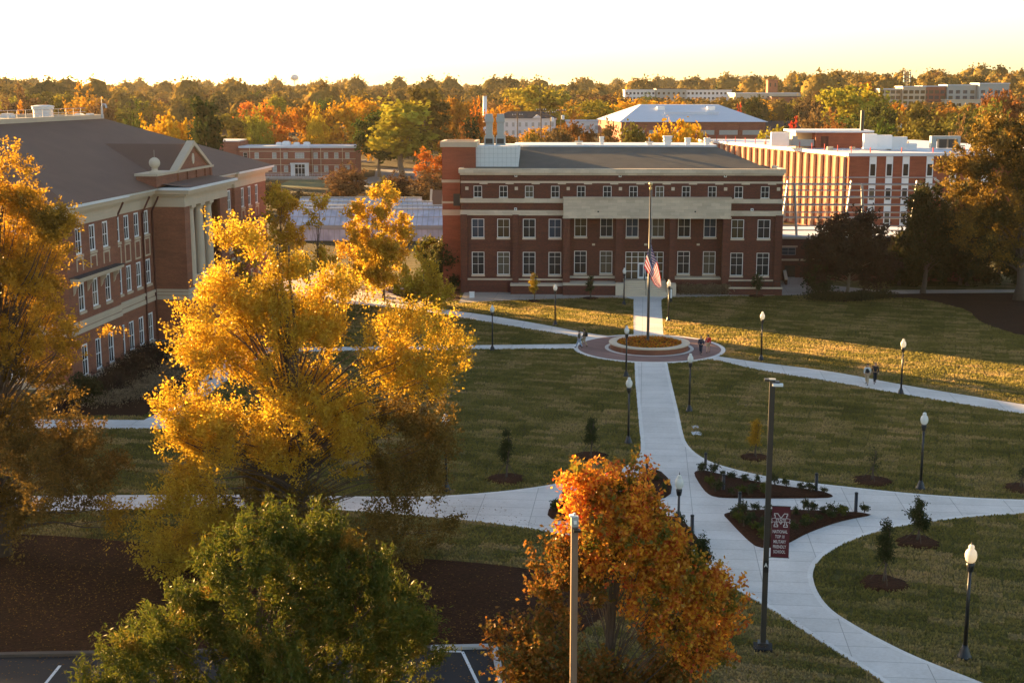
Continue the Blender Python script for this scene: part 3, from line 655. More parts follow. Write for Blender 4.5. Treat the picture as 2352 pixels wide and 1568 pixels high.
def hood(u0, u1):
    h = MB(); h.box(u0, u1, -1.15, -.36, 9.2, 9.42); h.box(u0 + .1, u1 - .1, -.95, -.36, 9.0, 9.2); o = h.build('window_hood', 'stone_warm', lh); MB().box(u0 - .05, u1 + .05, -1.2, -.36, 9.425, 9.5).build('hood_roof', 'roof_dark', o)
    b_ = MB()
    for k in range(4):
        u = u0 + .6 + k * (u1 - u0 - 1.2) / 3
        b_.extr([(u - .09, -.36, 7.9), (u - .09, -.36, 9.0), (u - .09, -.9, 9.0), (u - .09, -.85, 8.7), (u - .09, -.6, 8.5), (u - .09, -.5, 8.1)], (.18, 0, 0))
    b_.pieces('bracket', 'stone_warm', o, 12, 8)
hood(2.0, 11.9); hood(49.5, 59.6)
for u in (23.55, 25.3, 28.1, 30.9):
    c_ = MB(); h_ = 1 if u > 24 else 0
    if h_:
        c_.lathe([(.66, 5.7), (.66, 5.95), (.56, 6.0), (.60, 6.15), (.52, 6.25), (.53, 8.5), (.50, 11), (.43, 13.1), (.47, 13.15), (.47, 13.25), (.6, 13.45)], 20, u, -2.75); c_.box(u - .65, u + .65, -3.3, -2.1, 13.45, 13.69)
    else: c_.box(u + .45, u + .75, -3.15, -2.5, 5.6, 13.69)
    c_.build('column', 'stone_warm', lh, smooth=False)
MB().box(23.0, 35.6, -3.0, .55, 5.6, 5.69).build('balcony_floor', 'stone_warm', lh)
bs = MB(); bs.box(23.0, 33.6, -3.2, -3.0, 6.5, 6.65); bs.box(23.0, 33.6, -3.2, -3.0, 5.7, 5.85)
for k in range(34): bs.lathe([(.05, 5.85), (.1, 6.05), (.05, 6.3), (.07, 6.5)], 6, 23.3 + k * .3, -3.1)
bs.build('balustrade', 'stone_warm', lh)
for u in (12.95, 19.6, 22.2): MB().tube([(u, -.12, .4), (u, -.12, 13.3), (u + .35, -.8, 14.9)], .09, 6).build('downpipe', 'foil_brown', lh)
# roof
e0, e1, ey, eb = .7, 62.1, -1.3, BD + 1.0; zr = 21.7; k = 15.6
rf = MB()
A = [(e0, ey, 15.6), (e1, ey, 15.6), (e1, eb, 15.6), (e0, eb, 15.6)]; B = [(e0 + k, ey + k, zr), (e1 - k, ey + k, zr), (e1 - k, eb - k, zr), (e0 + k, eb - k, zr)]
for j in range(4): rf.poly([A[j], A[(j + 1) % 4], B[(j + 1) % 4], B[j]])
rf.poly([(22, -4.1, 15.61), (36.6, -4.1, 15.61), (36.6, .5, 16.1), (22, .5, 16.1)])
# cross gable behind the pediment
rf.poly([(27.2, -.6, 16.9), (27.2, 4.5, 16.9), (32.2, 9.4, 19.4), (32.2, -.6, 19.4)]); rf.poly([(32.2, -.6, 19.4), (32.2, 9.4, 19.4), (37.3, 4.5, 16.9), (37.3, -.6, 16.9)])
roof = rf.build('roof', 'shingle_brown', lh)
dk = MB(); x0, x1, y0, y1 = B[0][0], B[1][0], B[0][1], B[2][1]
dk.box(x0 - .1, x1 + .1, y0 - .1, y0 + .3, zr - .2, zr + .45); dk.box(x0 - .1, x0 + .3, y0 + .3, y1, zr - .2, zr + .45); dk.box(x1 - .3, x1 + .1, y0 + .3, y1, zr - .2, zr + .45); dk.box(x0 + .3, x1 - .3, y1 - .3, y1 + .1, zr - .2, zr + .45)
dk.build('roof_curb', 'stone_warm', roof); MB().box(x0 + .3, x1 - .3, y0 + .3, y1 - .3, zr - .3, zr + .1).build('roof_deck', 'roof_dark', roof)
at_ = MB(); at_.box(26.8, 37.7, -1.2, .3, 15.7, 16.75); at_.box(20.9, 26.79, -1.2, .8, 15.7, 16.75)
for u in (27.0, 29.8, 32.6, 35.4, 37.1): at_.box(u - .2, u + .3, -1.35, -1.201, 15.7, 16.7)
at_.extr([(27.0, -1.0, 16.95), (37.5, -1.0, 16.95), (32.2, -1.0, 19.3)], (0, .5, 0))
at = at_.build('attic', 'brick_warm', lh)
ac = MB(); ac.box(26.6, 37.9, -1.4, .4, 16.751, 16.95); ac.box(20.8, 26.59, -1.35, .95, 16.751, 17.0)
for s_ in (-1, 1):
    a0 = 32.25 + s_ * 5.6; ac.extr([(a0, -1.25, 16.96), (a0 - s_ * .75, -1.25, 16.96), (32.25, -1.25, 19.25), (32.25, -1.25, 19.75)][::s_], (0, .8, 0))
ac.build('coping', 'stone_warm', at)
MB().box(26.7, 37.8, -1.5, .2, 15.62, 15.78).build('attic_base', 'stone_warm', at)
ov_ = MB(); ov_.extr([(32.25 + .32 * math.cos(t * .393), -1.0, 17.9 + .55 * math.sin(t * .393)) for t in range(16)], (0, -.08, 0)); ov_.build('oval_plaque', 'stone', at)
fb = MB(); fb.lathe([(.6, 17.0), (.6, 17.12), (.35, 17.2), (.25, 17.35), (.35, 17.45)], 16, 22.5, -.5); fb.ball((22.5, -.5, 17.95), .54, 12); fb.tube([(22.5, -.5, 18.4), (22.5, -.5, 19.2)], .015, 4)
fb.build('ball_finial', 'stone', at, smooth=True)
# rooftop objects
def onL(u, y): return Vector((OL.x + u * math.cos(RL) - y * math.sin(RL), OL.y + u * math.sin(RL) + y * math.cos(RL)))
def uvr(zx, zy, z):
    p = P(*C1(zx, zy), z); return p
p = uvr(340, 425, 21.9); v = empty('roof_fan', (p.x, p.y, 21.8), RL, 'wide white round fan housing on the flat deck of the brown roof at left', 'roof vent')
MB().lathe([(1.0, 0), (1.05, .2), (1.05, 1.0), (1.15, 1.05), (1.15, 1.3)], 18).build('housing', 'white_wall', v); MB().lathe([(1.2, 1.301), (1.2, 1.4), (.7, 1.5)], 18).build('cap', 'white_wall', v)
for i, (zx, s) in enumerate([(620, .45), (705, .4), (60, .6)]):
    p = uvr(zx, 415, 21.9); MBb = MB().box(-s, s, -s, s, 0, .35); MBb.box(-s * .8, s * .8, -s * .8, s * .8, .35, .5)
    tag(MBb.build('roof_hatch', 'white_wall', None, (p.x, p.y, 21.8), RL), ['low white hatch on the left flat roof edge, nearest the round fan housing', 'low white hatch near the right corner of the left flat roof', 'low white hatch left of the round fan housing at the photo edge'][i], 'roof hatch')
p = uvr(800, 415, 21.9); v = empty('vent_pipe', (p.x, p.y, 21.8), 0, 'curved metal gooseneck vent at the right end of the brown hip roof deck', 'roof vent')
MB().tube([(0, 0, 0), (0, 0, 1.2), (.15, 0, 1.5), (.4, 0, 1.5), (.5, 0, 1.1)], .13, 8).build('pipe', 'steel', v); MB().tube([(0, 0, 1.5), (0, 0, 2.4)], .02, 5).build('rod', 'steel', v)
rl = MB()
for z in (22.5, 22.9): rl.tube([(x0 + .6, y0 + .8, z), (x1 - 3, y0 + .8, z)], .025, 5)
for k_ in range(14): rl.tube([(x0 + .6 + k_ * 1.95, y0 + .8, 21.8), (x0 + .6 + k_ * 1.95, y0 + .8, 22.9)], .025, 5)
rl.build('guard_rail', 'steel', roof)
# porch terrace in front of the columned hall
tr = empty('terrace_wall', OL, RL, 'low brick terrace wall with stone coping by the columned porch', 'wall')
a = MB(); a.box(19.5, 19.9, -9.0, -3.4, 0, 1.35); a.box(19.5, 33, -9.4, -9.0, 0, 1.35); a.box(23.5, 23.9, -8.9, -4.5, 0, 1.1); a.build('wall', 'brick_warm', tr)
a = MB(); a.box(19.4, 20.0, -8.99, -3.4, 1.351, 1.5); a.box(19.4, 33.1, -9.5, -8.991, 1.351, 1.5); a.box(23.4, 24.0, -8.98, -4.5, 1.101, 1.25); a.build('coping', 'stone_warm', tr)
a = MB(); a.tube([(23.6, -4.6, 2.1), (23.6, -8.9, 2.1)], .03, 5)
for k_ in range(8): a.tube([(23.6, -4.6 - k_ * .6, 1.2), (23.6, -4.6 - k_ * .6, 2.1)], .02, 5)
a.build('railing', 'steel', tr)

# ------------------------------------------------------------------ laboratory with fins, annex, steel frame (right)
K = Vector((58.5, 236, 0)); ang = math.atan2(54, -14)     # left wall runs from K back
lab = empty('fin_walled_hall', K, 0, 'flat roofed brick building with white vertical strips and cluttered white roof, right', 'building')
dirL = Vector((-.2445, .9696)); LW = 70
pts = [(0, 0), (44, 2), (44 + dirL.x * 60, 62), (dirL.x * LW, dirL.y * LW)]
MB().prism(ccw(pts), 0, 13.55).build('wall', 'brick_orange', lab)
e = [(-.25, -.35), (44.4, 1.7), (44 + dirL.x * 60 + .3, 62.3), (dirL.x * LW - .4, dirL.y * LW + .3)]
MB().prism(ccw(e), 13.56, 14.1).build('roof', 'roof_white', lab)
nL = Vector((-dirL.y, dirL.x))
for k in range(24):
    d = 1.2 + k * 2.85; w_ = MB()
    p0 = dirL * d; p1 = dirL * (d + .5); a0 = p0; o_ = Vector((-.9696, -.2445))
    q = [p0, p1, p1 + o_ * .12, p0 + o_ * .12]; w_.prism(ccw([(v.x, v.y) for v in q]), 0.3, 13.5)
    for dd in (0, .38): r0 = dirL * (d + dd); r1 = dirL * (d + dd + .12); q = [r0 + o_ * .121, r1 + o_ * .121, r1 + o_ * .5, r0 + o_ * .5]; w_.prism(ccw([(v.x, v.y) for v in q]), .3, 13.4)
    w_.build('fin', 'stone_warm', lab)
for zx, lb in ((1270, 1), (1380, 1), (1490, 1), (1650, 1), (1805, 1), (1910, 1), (2020, 1)):
    x = P(*C4(zx, 650), 12).x; x = UV(*C4(zx, 680), K, R(2.6))[0]; s_ = MB().box(x - .6, x + .6, x * .0454 - .12, x * .0454 + .05, 0, 13.5).build('white_strip', 'white_frame', lab)
    wn_ = MB()
    for z0 in (10.2, 6.0, 2.0): wn_.box(x - .42, x + .42, x * .0454 - .16, x * .0454 - .121, z0, z0 + 2.0)
    wn_.pieces('window', 'glass_dark', s_)
ph = MB(); ph.box(2, 17, 12, 26, 0, 3.2); PHo = Vector((K.x + 0, K.y + 20, 14.1))
pb = empty('roof_penthouse', PHo, 0, 'orange brick plant room with overhanging white roof on the fin walled building', 'building'); MB().box(-1.5, 8.5, 0, 10, 0, 2.9).build('wall', 'brick_orange', pb); MB().box(-5.5, 9.2, -.8, 10.6, 2.91, 3.3).build('roof', 'roof_white', pb); MB().box(-4.6, -1.51, 3, 9, 0, 2.9).build('wall_annex', 'stone_warm', pb)
MB().tube([(7.0, -.3, 3.3), (7.0, -.3, 7.0)], .35, 8).build('flue', 'black_metal', pb); MB().box(-.5, .9, -.03, .0, .2, 2.2).build('door', 'foil_brown', pb)
def ducts(name, X, Y, parts, label, m='roof_white'):
    e_ = empty(name, (X, Y, 14.1), R(-6), label, 'air handler', 'roof machines on the fin walled building'); 
    for nm, bx, mm in parts:
        b = MB(); [b.box(*q) for q in bx]; b.build(nm, mm, e_)
ducts('air_handler', 50.5, 258, [('cabinet', [(-1.5, 1.8, -1, 1, .3, 2.9)], 'white_frame'), ('duct', [(1.81, 6.5, -.7, .7, .3, 1.6), (2.5, 3.4, -.8, .8, .3, 2.2)], 'gray_metal')], 'big white boxy air handler with grey duct, left of the orange brick plant room')
ducts('air_handler', 69.5, 248, [('cabinet', [(-5.5, -3.2, -1, 1, .2, 2.9), (-3.19, -.5, -.9, .9, .2, 2.7)], 'white_frame'), ('duct', [(-.49, 2.2, -.8, .8, .2, 2.4), (2.21, 4.0, -.6, .6, .2, 1.2)], 'white_wall')], 'long white air handler with curved duct, right of the orange brick plant room')
ducts('air_handler', 80.0, 252, [('cabinet', [(-2.6, -1.7, -1, 1, .2, 2.4), (-1.69, 2.6, -1, 1, 1.9, 2.4), (2.1, 2.6, -1, 1, .2, 1.89)], 'gray_metal'), ('fan', [(-1.2, .2, -.9, .9, .2, 1.8), (.5, 1.9, -.9, .9, .2, 1.8)], 'black_metal')], 'grey twin fan condenser at the right end of the cluttered white roof')
rng = random.Random(5); cb = MB()
for k in range(40):
    x = rng.uniform(-8, 36); y = rng.uniform(4, 40) ; x += y * -.2
    if x < y * -.24 + 1: continue
    s_ = rng.uniform(.12, .5); cb.box(x, x + s_ * 2.2, y, y + s_, 14.1, 14.1 + rng.uniform(.2, .7))
cb.pieces('roof_curb', 'stone_warm', lab)
for k in range(14):
    d = k * 5; p_ = dirL * d; fl = MB().tube([(p_.x + .4, p_.y + .4, 14.1), (p_.x + .4, p_.y + .4, 15.3)], .07, 5); fl.build('warning_post', 'cloth_red', lab)
for k in range(6): MB().tube([(4 + k * 5.5, 1.5 + .1 * k, 14.1), (4 + k * 5.5, 1.5 + .1 * k, 15.0)], .09, 5).build('warning_post', 'cloth_red', lab)
# annex below with steel shading frame on its roof
AX = empty('brick_annex', (35.0, 178, 0), R(-2), 'low brick wing with pale bands between the dark brick hall and the round dark tree', 'building')
a = MB(); wall(a, 0, 27, 0, 5.55, 0, [(.6, 2.6, 3.4, 4.4), (4.2, 6.4, 3.4, 4.4), (1.2, 2.6, .1, 2.0), (12, 14.4, 3.4, 4.4), (18, 20.4, 3.4, 4.4)], .3); a.box(0, 27, .31, 12, 0, 5.5); a.build('wall', 'brick_dark', AX)
a = MB(); a.box(-.1, 27.1, -.2, -.002, 5.56, 5.8); a.box(-.1, 27.1, -.1, -.001, 2.65, 2.9); a.box(.5, 2.8, -.08, -.0015, 4.45, 4.65); a.box(4.1, 6.5, -.08, -.0015, 4.45, 4.65); a.build('stone_band', 'stone_warm', AX)
MB().box(-.1, 27.1, -.19, 12, 5.81, 6.0).build('roof', 'roof_white', AX)
for a_, b_ in ((.6, 2.6), (4.2, 6.4), (12, 14.4), (18, 20.4)): window(AX, a_, b_, 3.4, 4.4, .1, 2, (.5,), 'steel', 'glass_cool')
MB().box(1.2, 2.6, .2, .29, .1, 2.0).build('door', 'black_metal', AX)
fr = empty('steel_frame', (35.2, 178.4, 6.0), R(-2), 'open steel canopy frame of pipes above the low brick wing', 'frame')
a = MB()
for z, r in ((7.6, .07), (6.7, .14), (5.9, .09), (5.0, .14), (4.0, .14), (3.0, .09), (2.3, .14), (1.2, .09), (.6, .09)): a.tube([(-1, .3 + (7.6 - z) * .05, z), (20.5, .3 + (7.6 - z) * .05, z)], r, 6)
a.build('rail', 'steel', fr)
for x in (2.5, 11.3, 20.0): MB().tube([(x, .0, -.3), (x - .5, .2, 6.8)], .17, 8).build('post', 'steel', fr)
for x in (.9, 9.3, 18.0): 
    MB().tube([(x, 3.0, 0), (x + .7, 3.0, 7.0)], .13, 6).build('strut', 'steel', fr)
a = MB()
for z in (7.4, 5.5, 3.6): a.tube([(20.3, .4, z), (24.5, 7, z - 2.0)], .14, 6)
a.build('side_brace', 'steel', fr)
# ramp at the right end of the hall
rp = empty('ramp', P(1812, 655), R(-8), 'sloping entrance ramp with pale walls right of the dark brick hall', 'ramp')
a = MB(); a.extr([(-.2, 0, 0), (-.2, 14, 0), (-.2, 14, 1.3)], (2.4, 0, 0)); a.build('slope', 'concrete_warm', rp)
for x, l in ((-.5, 'left'), (2.4, 'right')): 
    a = MB(); a.extr([(x, 0, 0), (x, 14, 0), (x, 14, 2.1), (x, 3, 1.1), (x, 0, .7)], (.3, 0, 0)); w_ = a.build('side_wall', 'brick_dark', rp)
    a = MB(); a.extr([(x - .05, -.05, .701), (x - .05, 3, 1.101), (x - .05, 14, 2.101), (x - .05, 14, 2.25), (x - .05, 3, 1.25), (x - .05, -.05, .85)], (.4, 0, 0)); a.build('coping', 'stone', w_)

# ------------------------------------------------------------------ greenhouses and gabled head houses
gh = []
for k, (Y, x0_, x1_, zr_) in enumerate([(230, -38, -9.5, 4.9), (238.5, -38.5, -12, 4.8), (247, -39, -14.5, 4.8), (255.5, -40, -17, 4.8)]):
    e_ = empty('greenhouse', (x0_, Y, 0), R(-1), '%s pale glass greenhouse beyond the yellow trees' % ['nearest long', 'second nearest', 'third nearest', 'farthest of the four'][k], 'greenhouse', 'row of greenhouses')
    w_ = x1_ - x0_; a = MB(); a.box(0, w_, -4.0, -3.95, 0, 2.6); a.box(0, .05, -3.94, 4, 0, 2.6); a.box(w_ - .05, w_, -3.94, 4, 0, 2.6)
    a.poly([(0, -4, 2.6), (w_, -4, 2.6), (w_, 0, zr_), (0, 0, zr_)]); a.poly([(w_, 4, 2.6), (0, 4, 2.6), (0, 0, zr_), (w_, 0, zr_)]); a.poly([(w_, -4, 2.6), (w_, 4, 2.6), (w_, 0, zr_)]); a.poly([(0, 4, 2.6), (0, -4, 2.6), (0, 0, zr_)])
    a.build('glazing', 'greenhouse_glass', e_)
    b = MB(); n_ = int(w_ / .9)
    for j in range(n_ + 1):
        x = j * w_ / n_; b.extr([(x - .03, -4.02, 2.62), (x - .03, 0, zr_ + .03), (x - .03, 0, zr_ + .06), (x - .03, -4.02, 2.66)], (.09, 0, 0))
        b.box(x - .03, x + .03, -4.04, -4.005, 0, 2.6)
    b.box(0, w_, -4.12, -4.05, 1.9, 2.6) if k == 0 else None
    b.box(0, w_, -.25, .25, zr_ + .07, zr_ + .22); b.box(0, w_, -2.2, -2.1, 3.85, 3.93); b.build('glazing_bars', 'gray_metal', e_)
for k, (x, Y) in enumerate([(-10.2, 236), (-12.6, 245), (-15.3, 254)]):
    e_ = empty('gabled_shed', (x, Y, 0), R(-1), '%s brown roofed gabled shed at the end of the glasshouses' % ['nearest', 'middle', 'farthest'][k], 'shed', 'gabled sheds')
    a = MB(); a.extr([(0, -3.6, 0), (0, 3.6, 0), (0, 3.6, 2.8), (0, 0, 6.6), (0, -3.6, 2.8)], (.4, 0, 0)); a.build('gable', 'stone_warm', e_)
    a = MB(); a.poly([(.41, -3.6, 2.8), (14, -3.6, 2.8), (14, 0, 6.4), (.41, 0, 6.4)]); a.poly([(14, 3.6, 2.8), (.41, 3.6, 2.8), (.41, 0, 6.4), (14, 0, 6.4)]); a.build('roof', 'shingle_brown', e_)
    MB().box(.41, 14, -3.5, 3.5, 0, 2.79).build('wall', 'brick_warm', e_)
    MB().lathe([(.35, 5.5), (.35, 6.8), (.6, 6.9), (.6, 7.1), (.2, 7.3)], 10, 2.5 + k, -.6).build('vent', 'steel', e_)
e_ = empty('gabled_house', (-13.5, 268, 0), R(-1), 'small house with pale edged gable behind the glasshouses, against the tower', 'house')
a = MB(); a.extr([(0, 0, 0), (9, 0, 0), (9, 0, 4), (4.5, 0, 7.6), (0, 0, 4)], (0, 8, 0)); a.build('wall', 'brick_warm', e_)
a = MB(); a.extr([(-.5, -.4, 3.8), (4.5, -.4, 7.75), (9.5, -.4, 3.8), (9.5, -.4, 4.1), (4.5, -.4, 8.05), (-.5, -.4, 4.1)], (0, 9, 0)); a.build('roof', 'shingle_brown', e_)
a = MB(); a.extr([(-.5, -.45, 3.75), (4.5, -.45, 7.7), (9.5, -.45, 3.75), (9.5, -.45, 4.0), (4.5, -.45, 7.95), (-.5, -.45, 4.0)], (0, .05, 0)); a.build('gable_trim', 'stone_warm', e_)

# ------------------------------------------------------------------ brick office (left middle distance)
OF = empty('brick_office', (-79, 395, 0), 0, 'two storey flat roofed red brick office beyond the columned hall, with white glazed entrance', 'building')
ox = [5.0, 9.6, 12.7, 18.6, 21.5, 25.0, 28.2, 31.3]; a = MB()
ops = []
for x in (1.6, 4.9, 10.0, 13.3, 22.0, 25.0, 28.0, 31.2): ops += [(x - .6, x + .6, 5.2, 6.9), (x - .6, x + .6, 1.3, 3.1)]
wall(a, 0, 33.6, 0, 8.2, 0, [o for o in ops if not 14.2 < o[0] < 20.5], .2); a.box(0, .2, .01, 14, 0, 8.2); a.box(33.4, 33.6, .01, 14, 0, 8.2); a.box(.2, 33.4, 13.8, 14, 0, 8.2)
a.box(14.4, 20.6, -.9, -.01, 0, 8.2); a.box(-7.5, -.01, 1.5, 16, 0, 10); a.build('wall', 'brick_far', OF)
for x in (1.6, 4.9, 10.0, 13.3, 22.0, 25.0, 28.0, 31.2):
    for z0, z1 in ((5.2, 6.9), (1.3, 3.1)): window(OF, x - .6, x + .6, z0, z1, .05, 1, (.5,), 'white_frame', 'window_dim' if (int(x * 3) + int(z0)) % 3 else 'glass_dark')
window(OF, 16.2, 18.8, 5.3, 6.9, -.98, 3, (.5,), 'white_frame', 'window_dim')
a = MB()
for z in (7.2, 5.0, 3.3, 1.1): a.box(-.02, 14.39, -.06, -.002, z, z + .14); a.box(20.61, 33.62, -.06, -.002, z, z + .14); a.box(14.38, 20.62, -.96, -.902, z, z + .14)
a.build('stone_band', 'stone', OF)
a = MB(); a.box(-.3, 33.9, -.3, 14.2, 8.21, 8.75); a.box(14.2, 20.8, -1.2, -.31, 8.21, 8.75); a.box(-7.7, -.31, 1.3, 16.2, 10.01, 10.3); a.build('roof', 'roof_white', OF)
a = MB(); a.box(14.8, 20.2, -1.9, -.91, 3.6, 4.0); a.box(14.9, 16.0, -1.6, -.91, 0, 3.6); a.box(19.0, 20.1, -1.6, -.91, 0, 3.6); pt = a.build('porch', 'white_wall', OF); MB().box(16.01, 18.99, -1.2, -.95, 0, 3.59).build('pane', 'glass_dark', pt)
a = MB()
for k in range(4): a.box(16.0 + k * .98, 16.12 + k * .98, -1.35, -1.21, 0, 3.6)
a.box(16.12, 18.95, -1.34, -1.22, 2.5, 2.62); a.build('door_frame', 'white_frame', pt)
for x in (2.9, 11.8, 21.0, 23.5, 29.8): MB().tube([(x, -.15, 0), (x, -.15, 8.2)], .08, 5).build('downpipe', 'stone', OF)
for k, (x, s, l) in enumerate([(10.3, .8, 'grey rooftop unit with rounded cover on the brick office, leftmost of its group'), (12.5, 1.1, 'largest white rooftop unit near the middle of the brick office'), (15.5, .8, 'small white rooftop unit right of the largest on the brick office'), (18.5, .9, 'rightmost low white rooftop unit on the brick office')]):
    a = MB(); a.box(-s, s, -s, s, .1, s * .9); a.box(-s * .7, s * .7, -s * .7, s * .7, s * .9, s * 1.1); a.box(-s * .9, s * .9, -s * .9, s * .9, 0, .1); tag(a.build('rooftop_unit', 'white_frame', None, (-79 + x, 402, 8.75)), l, 'rooftop unit', 'units on the office roof')
a = MB(); a.box(-71.5, -51.5, 381, 390, 0, .5); tag(a.build('terrace', 'concrete_warm'), kind='structure')
fn = empty('railing_fence', (-71.5, 381, .5), 0, 'pale railing round the terrace before the brick office', 'railing'); a = MB(); a.tube([(0, .1, 1.0), (20, .1, 1.0)], .06, 5); a.build('rail', 'white_frame', fn)
a = MB(); 
for k in range(21): a.tube([(k, .1, 0), (k, .1, 1)], .04, 4)
a.build('baluster', 'steel', fn)
slab('lawn', [(-62, 352), (-40, 352), (-40, 380), (-62, 380)], .02, 'lawn_far' if 'lawn_far' in M else 'grass_ground', -.1)
slab('car_park', [(-46, 372), (-40, 395), (-44, 440), (-30, 440), (-12, 425), (-8, 380), (-22, 352), (-34, 345)], .06, 'lot_grey', -.2)

# ------------------------------------------------------------------ gym and far buildings
def far_block(name, x0, x1, y0, y1, z0, z1, wm, rm, label, rows=(), cols=0, gl='glass_dark', group=None, cat='building', roofh=.5, ww=1.4, wh=1.5, rz=0):
    e_ = empty(name, (x0, y0, z0), rz, label, cat, group); w_ = x1 - x0; h = z1 - z0
    ops = [(c - ww / 2, c + ww / 2, r, r + wh) for r in rows for c in [(i + .5) * w_ / cols for i in range(cols)]] if cols else []
    a = MB(); wall(a, 0, w_, 0, h, 0, ops, .2); a.box(0, .2, .01, y1 - y0, 0, h); a.box(w_ - .2, w_, .01, y1 - y0, 0, h); a.box(.2, w_ - .2, y1 - y0 - .2, y1 - y0, 0, h); a.build('wall', wm, e_)
    if ops: 
        for o in ops:
            MB().box(o[0], o[1], .1, .15, o[2], o[3]).build('window', gl, e_)
    MB().box(-.3, w_ + .3, -.3, y1 - y0 + .3, h + .005, h + roofh).build('roof', rm, e_); return e_
z0 = 6.5
GY = empty('gymnasium', (36, 450, z0 - 4), 0, 'large brick gym with broad white metal hip roof behind the dark brick hall', 'building')
gw, gd, gh_ = 47.5, 42, 14.4 - z0 + 4
a = MB(); a.prism([(0, 0), (gw, 0), (gw + 3, gd), (-5.0, gd)], 0, gh_ - .01); a.build('wall', 'brick_far', GY)
a = MB(); a.box(0, 1, -.06, -.002, gh_ - 4.2, gh_ - 2.6)
for k in range(6): a.box(1.5 + k * 7.7, 7.6 + k * 7.7, -.06, -.002, gh_ - 4.2, gh_ - 2.7)
a.pieces('window_band', 'window_dim', GY)
a = MB()
for k in range(7): a.box(.4 + k * 7.7, 1.1 + k * 7.7, -.3, -.003, 0, gh_ - .3)
a.pieces('pilaster', 'brick_far', GY)
a = MB(); rz_ = gh_ + 5.4; e4 = [(-.8, -.8, gh_), (gw + .8, -.8, gh_), (gw + 3.8, gd + .8, gh_), (-5.8, gd + .8, gh_)]; r4 = [(8, 18, rz_), (gw - 13, 18, rz_), (gw - 13, 24, rz_), (8, 24, rz_)]
for j in range(4): a.poly([e4[j], e4[(j + 1) % 4], r4[(j + 1) % 4], r4[j]])
a.poly(r4); rf_ = a.build('roof', 'roof_white', GY)
for x in (13, 30): MB().box(x, x + 2.6, 12, 15, rz_ - 2, rz_ - .6).build('roof_vent', 'white_frame', rf_)
MB().box(15, 33, 7.0, 7.3, rz_ - 3.4, rz_ - 2.3).build('roof_rail', 'roof_white', rf_)
wh = far_block('white_house', -5.5, 16, 500, 512, 7.6, 14.0, 'white_wall', 'white_wall', 'long white two storey building with dark hip roof right of the white chimney', (3.9, 1.0), 9, 'window_dim', ww=.9)
a = MB(); a.poly([(-.6, -.6, 6.92), (22.1, -.6, 6.92), (17, 6, 9.3), (4, 6, 9.3)]); a.poly([(22.1, -.6, 6.92), (22.1, 12.6, 6.92), (17, 6, 9.3)]); a.poly([(22.1, 12.6, 6.92), (-.6, 12.6, 6.92), (4, 6, 9.3), (17, 6, 9.3)]); a.poly([(-.6, 12.6, 6.92), (-.6, -.6, 6.92), (4, 6, 9.3)]); a.build('hip_roof', 'roof_dark', wh)
MB().extr([(13, -.8, 7.0), (16.5, -.8, 7.0), (14.75, -.8, 8.3)], (0, 3, 0)).build('dormer', 'white_wall', wh)
ch = empty('chimney', (-9.6, 485, gz(-9.6, 485)), 0, 'tall slim white chimney rising beside the grey rooftop exhaust stacks', 'chimney'); H_ = 22.6 - gz(-9.6, 485)
MB().lathe([(.95, 0), (.72, 8), (.68, H_ - .3)], 14).build('shaft', 'white_frame', ch, smooth=True); MB().lathe([(.74, H_ - .299), (.74, H_)], 14).build('rim', 'white_wall', ch)
far_block('low_white_shed', 20, 33, 505, 515, 9, 13.2, 'white_wall', 'roof_white', 'low plain white block between the white house and the gym', (1.2,), 4, 'window_dim')
far_block('apartment_block', 74, 94, 900, 915, 14, 24.2, 'white_wall', 'roof_white', 'far white apartment wing left of the grey centre block on the skyline', (7.5, 4.3, 1.2), 8, 'glass_cool', 'far apartment wings')
far_block('apartment_block', 94.5, 114, 898, 915, 14, 25.0, 'gray_metal', 'bronze_metal', 'far grey centre block of the skyline apartments', (7.5, 4.3, 1.2), 6, 'glass_warm', 'far apartment wings')
far_block('apartment_block', 114.5, 144, 900, 915, 14, 24.0, 'white_wall', 'roof_white', 'far white apartment wing right of the grey centre block on the skyline', (7.5, 4.3, 1.2), 11, 'glass_cool', 'far apartment wings')
far_block('arena_hall', 140, 181, 860, 890, 13, 22.2, 'stone', 'roof_white', 'wide flat white roofed hall below the far brick tower', (4, ), 12, 'glass_warm')
far_block('dark_hall', 160, 186, 845, 859, 13, 20.2, 'brick_far', 'bronze_metal', 'dark low hall in front of the wide white roofed hall', (2,), 6)
bt = far_block('brick_tower', 164, 170.2, 880, 887, 13, 30.4, 'brick_warm', 'brick_warm', 'square brick tower standing above the wide white roofed hall on the skyline', (13.5,), 2, ww=.9, wh=2.4)
for i, (x0_, x1_, y0_, zt, wm) in enumerate([(188, 199, 702, 24.8, 'stone_warm'), (199.3, 211, 700, 26.0, 'stone_warm'), (211.3, 223, 706, 26.2, 'brick_far'), (223.3, 238, 704, 26.8, 'gray_metal'), (238.3, 253.5, 700, 27.6, 'gray_metal')]):
    far_block('dormitory', x0_, x1_, y0_, y0_ + 14, 14.5, zt, wm, 'roof_white', ['lowest tan', 'second tan', 'brown brick middle', 'grey', 'tallest grey rightmost'][i] + ' wing of the hillside dormitory under the phone mast', (8.2, 5.4, 2.6), 4, 'glass_warm' if i < 2 else 'glass_cool', 'dormitory wings', ww=2.2, wh=1.7)
far_block('annex_block', 219, 243, 692, 699, 14.0, 19.4, 'stone', 'stone', 'low pale stepped block before the hillside dormitory', (2.5,), 5)
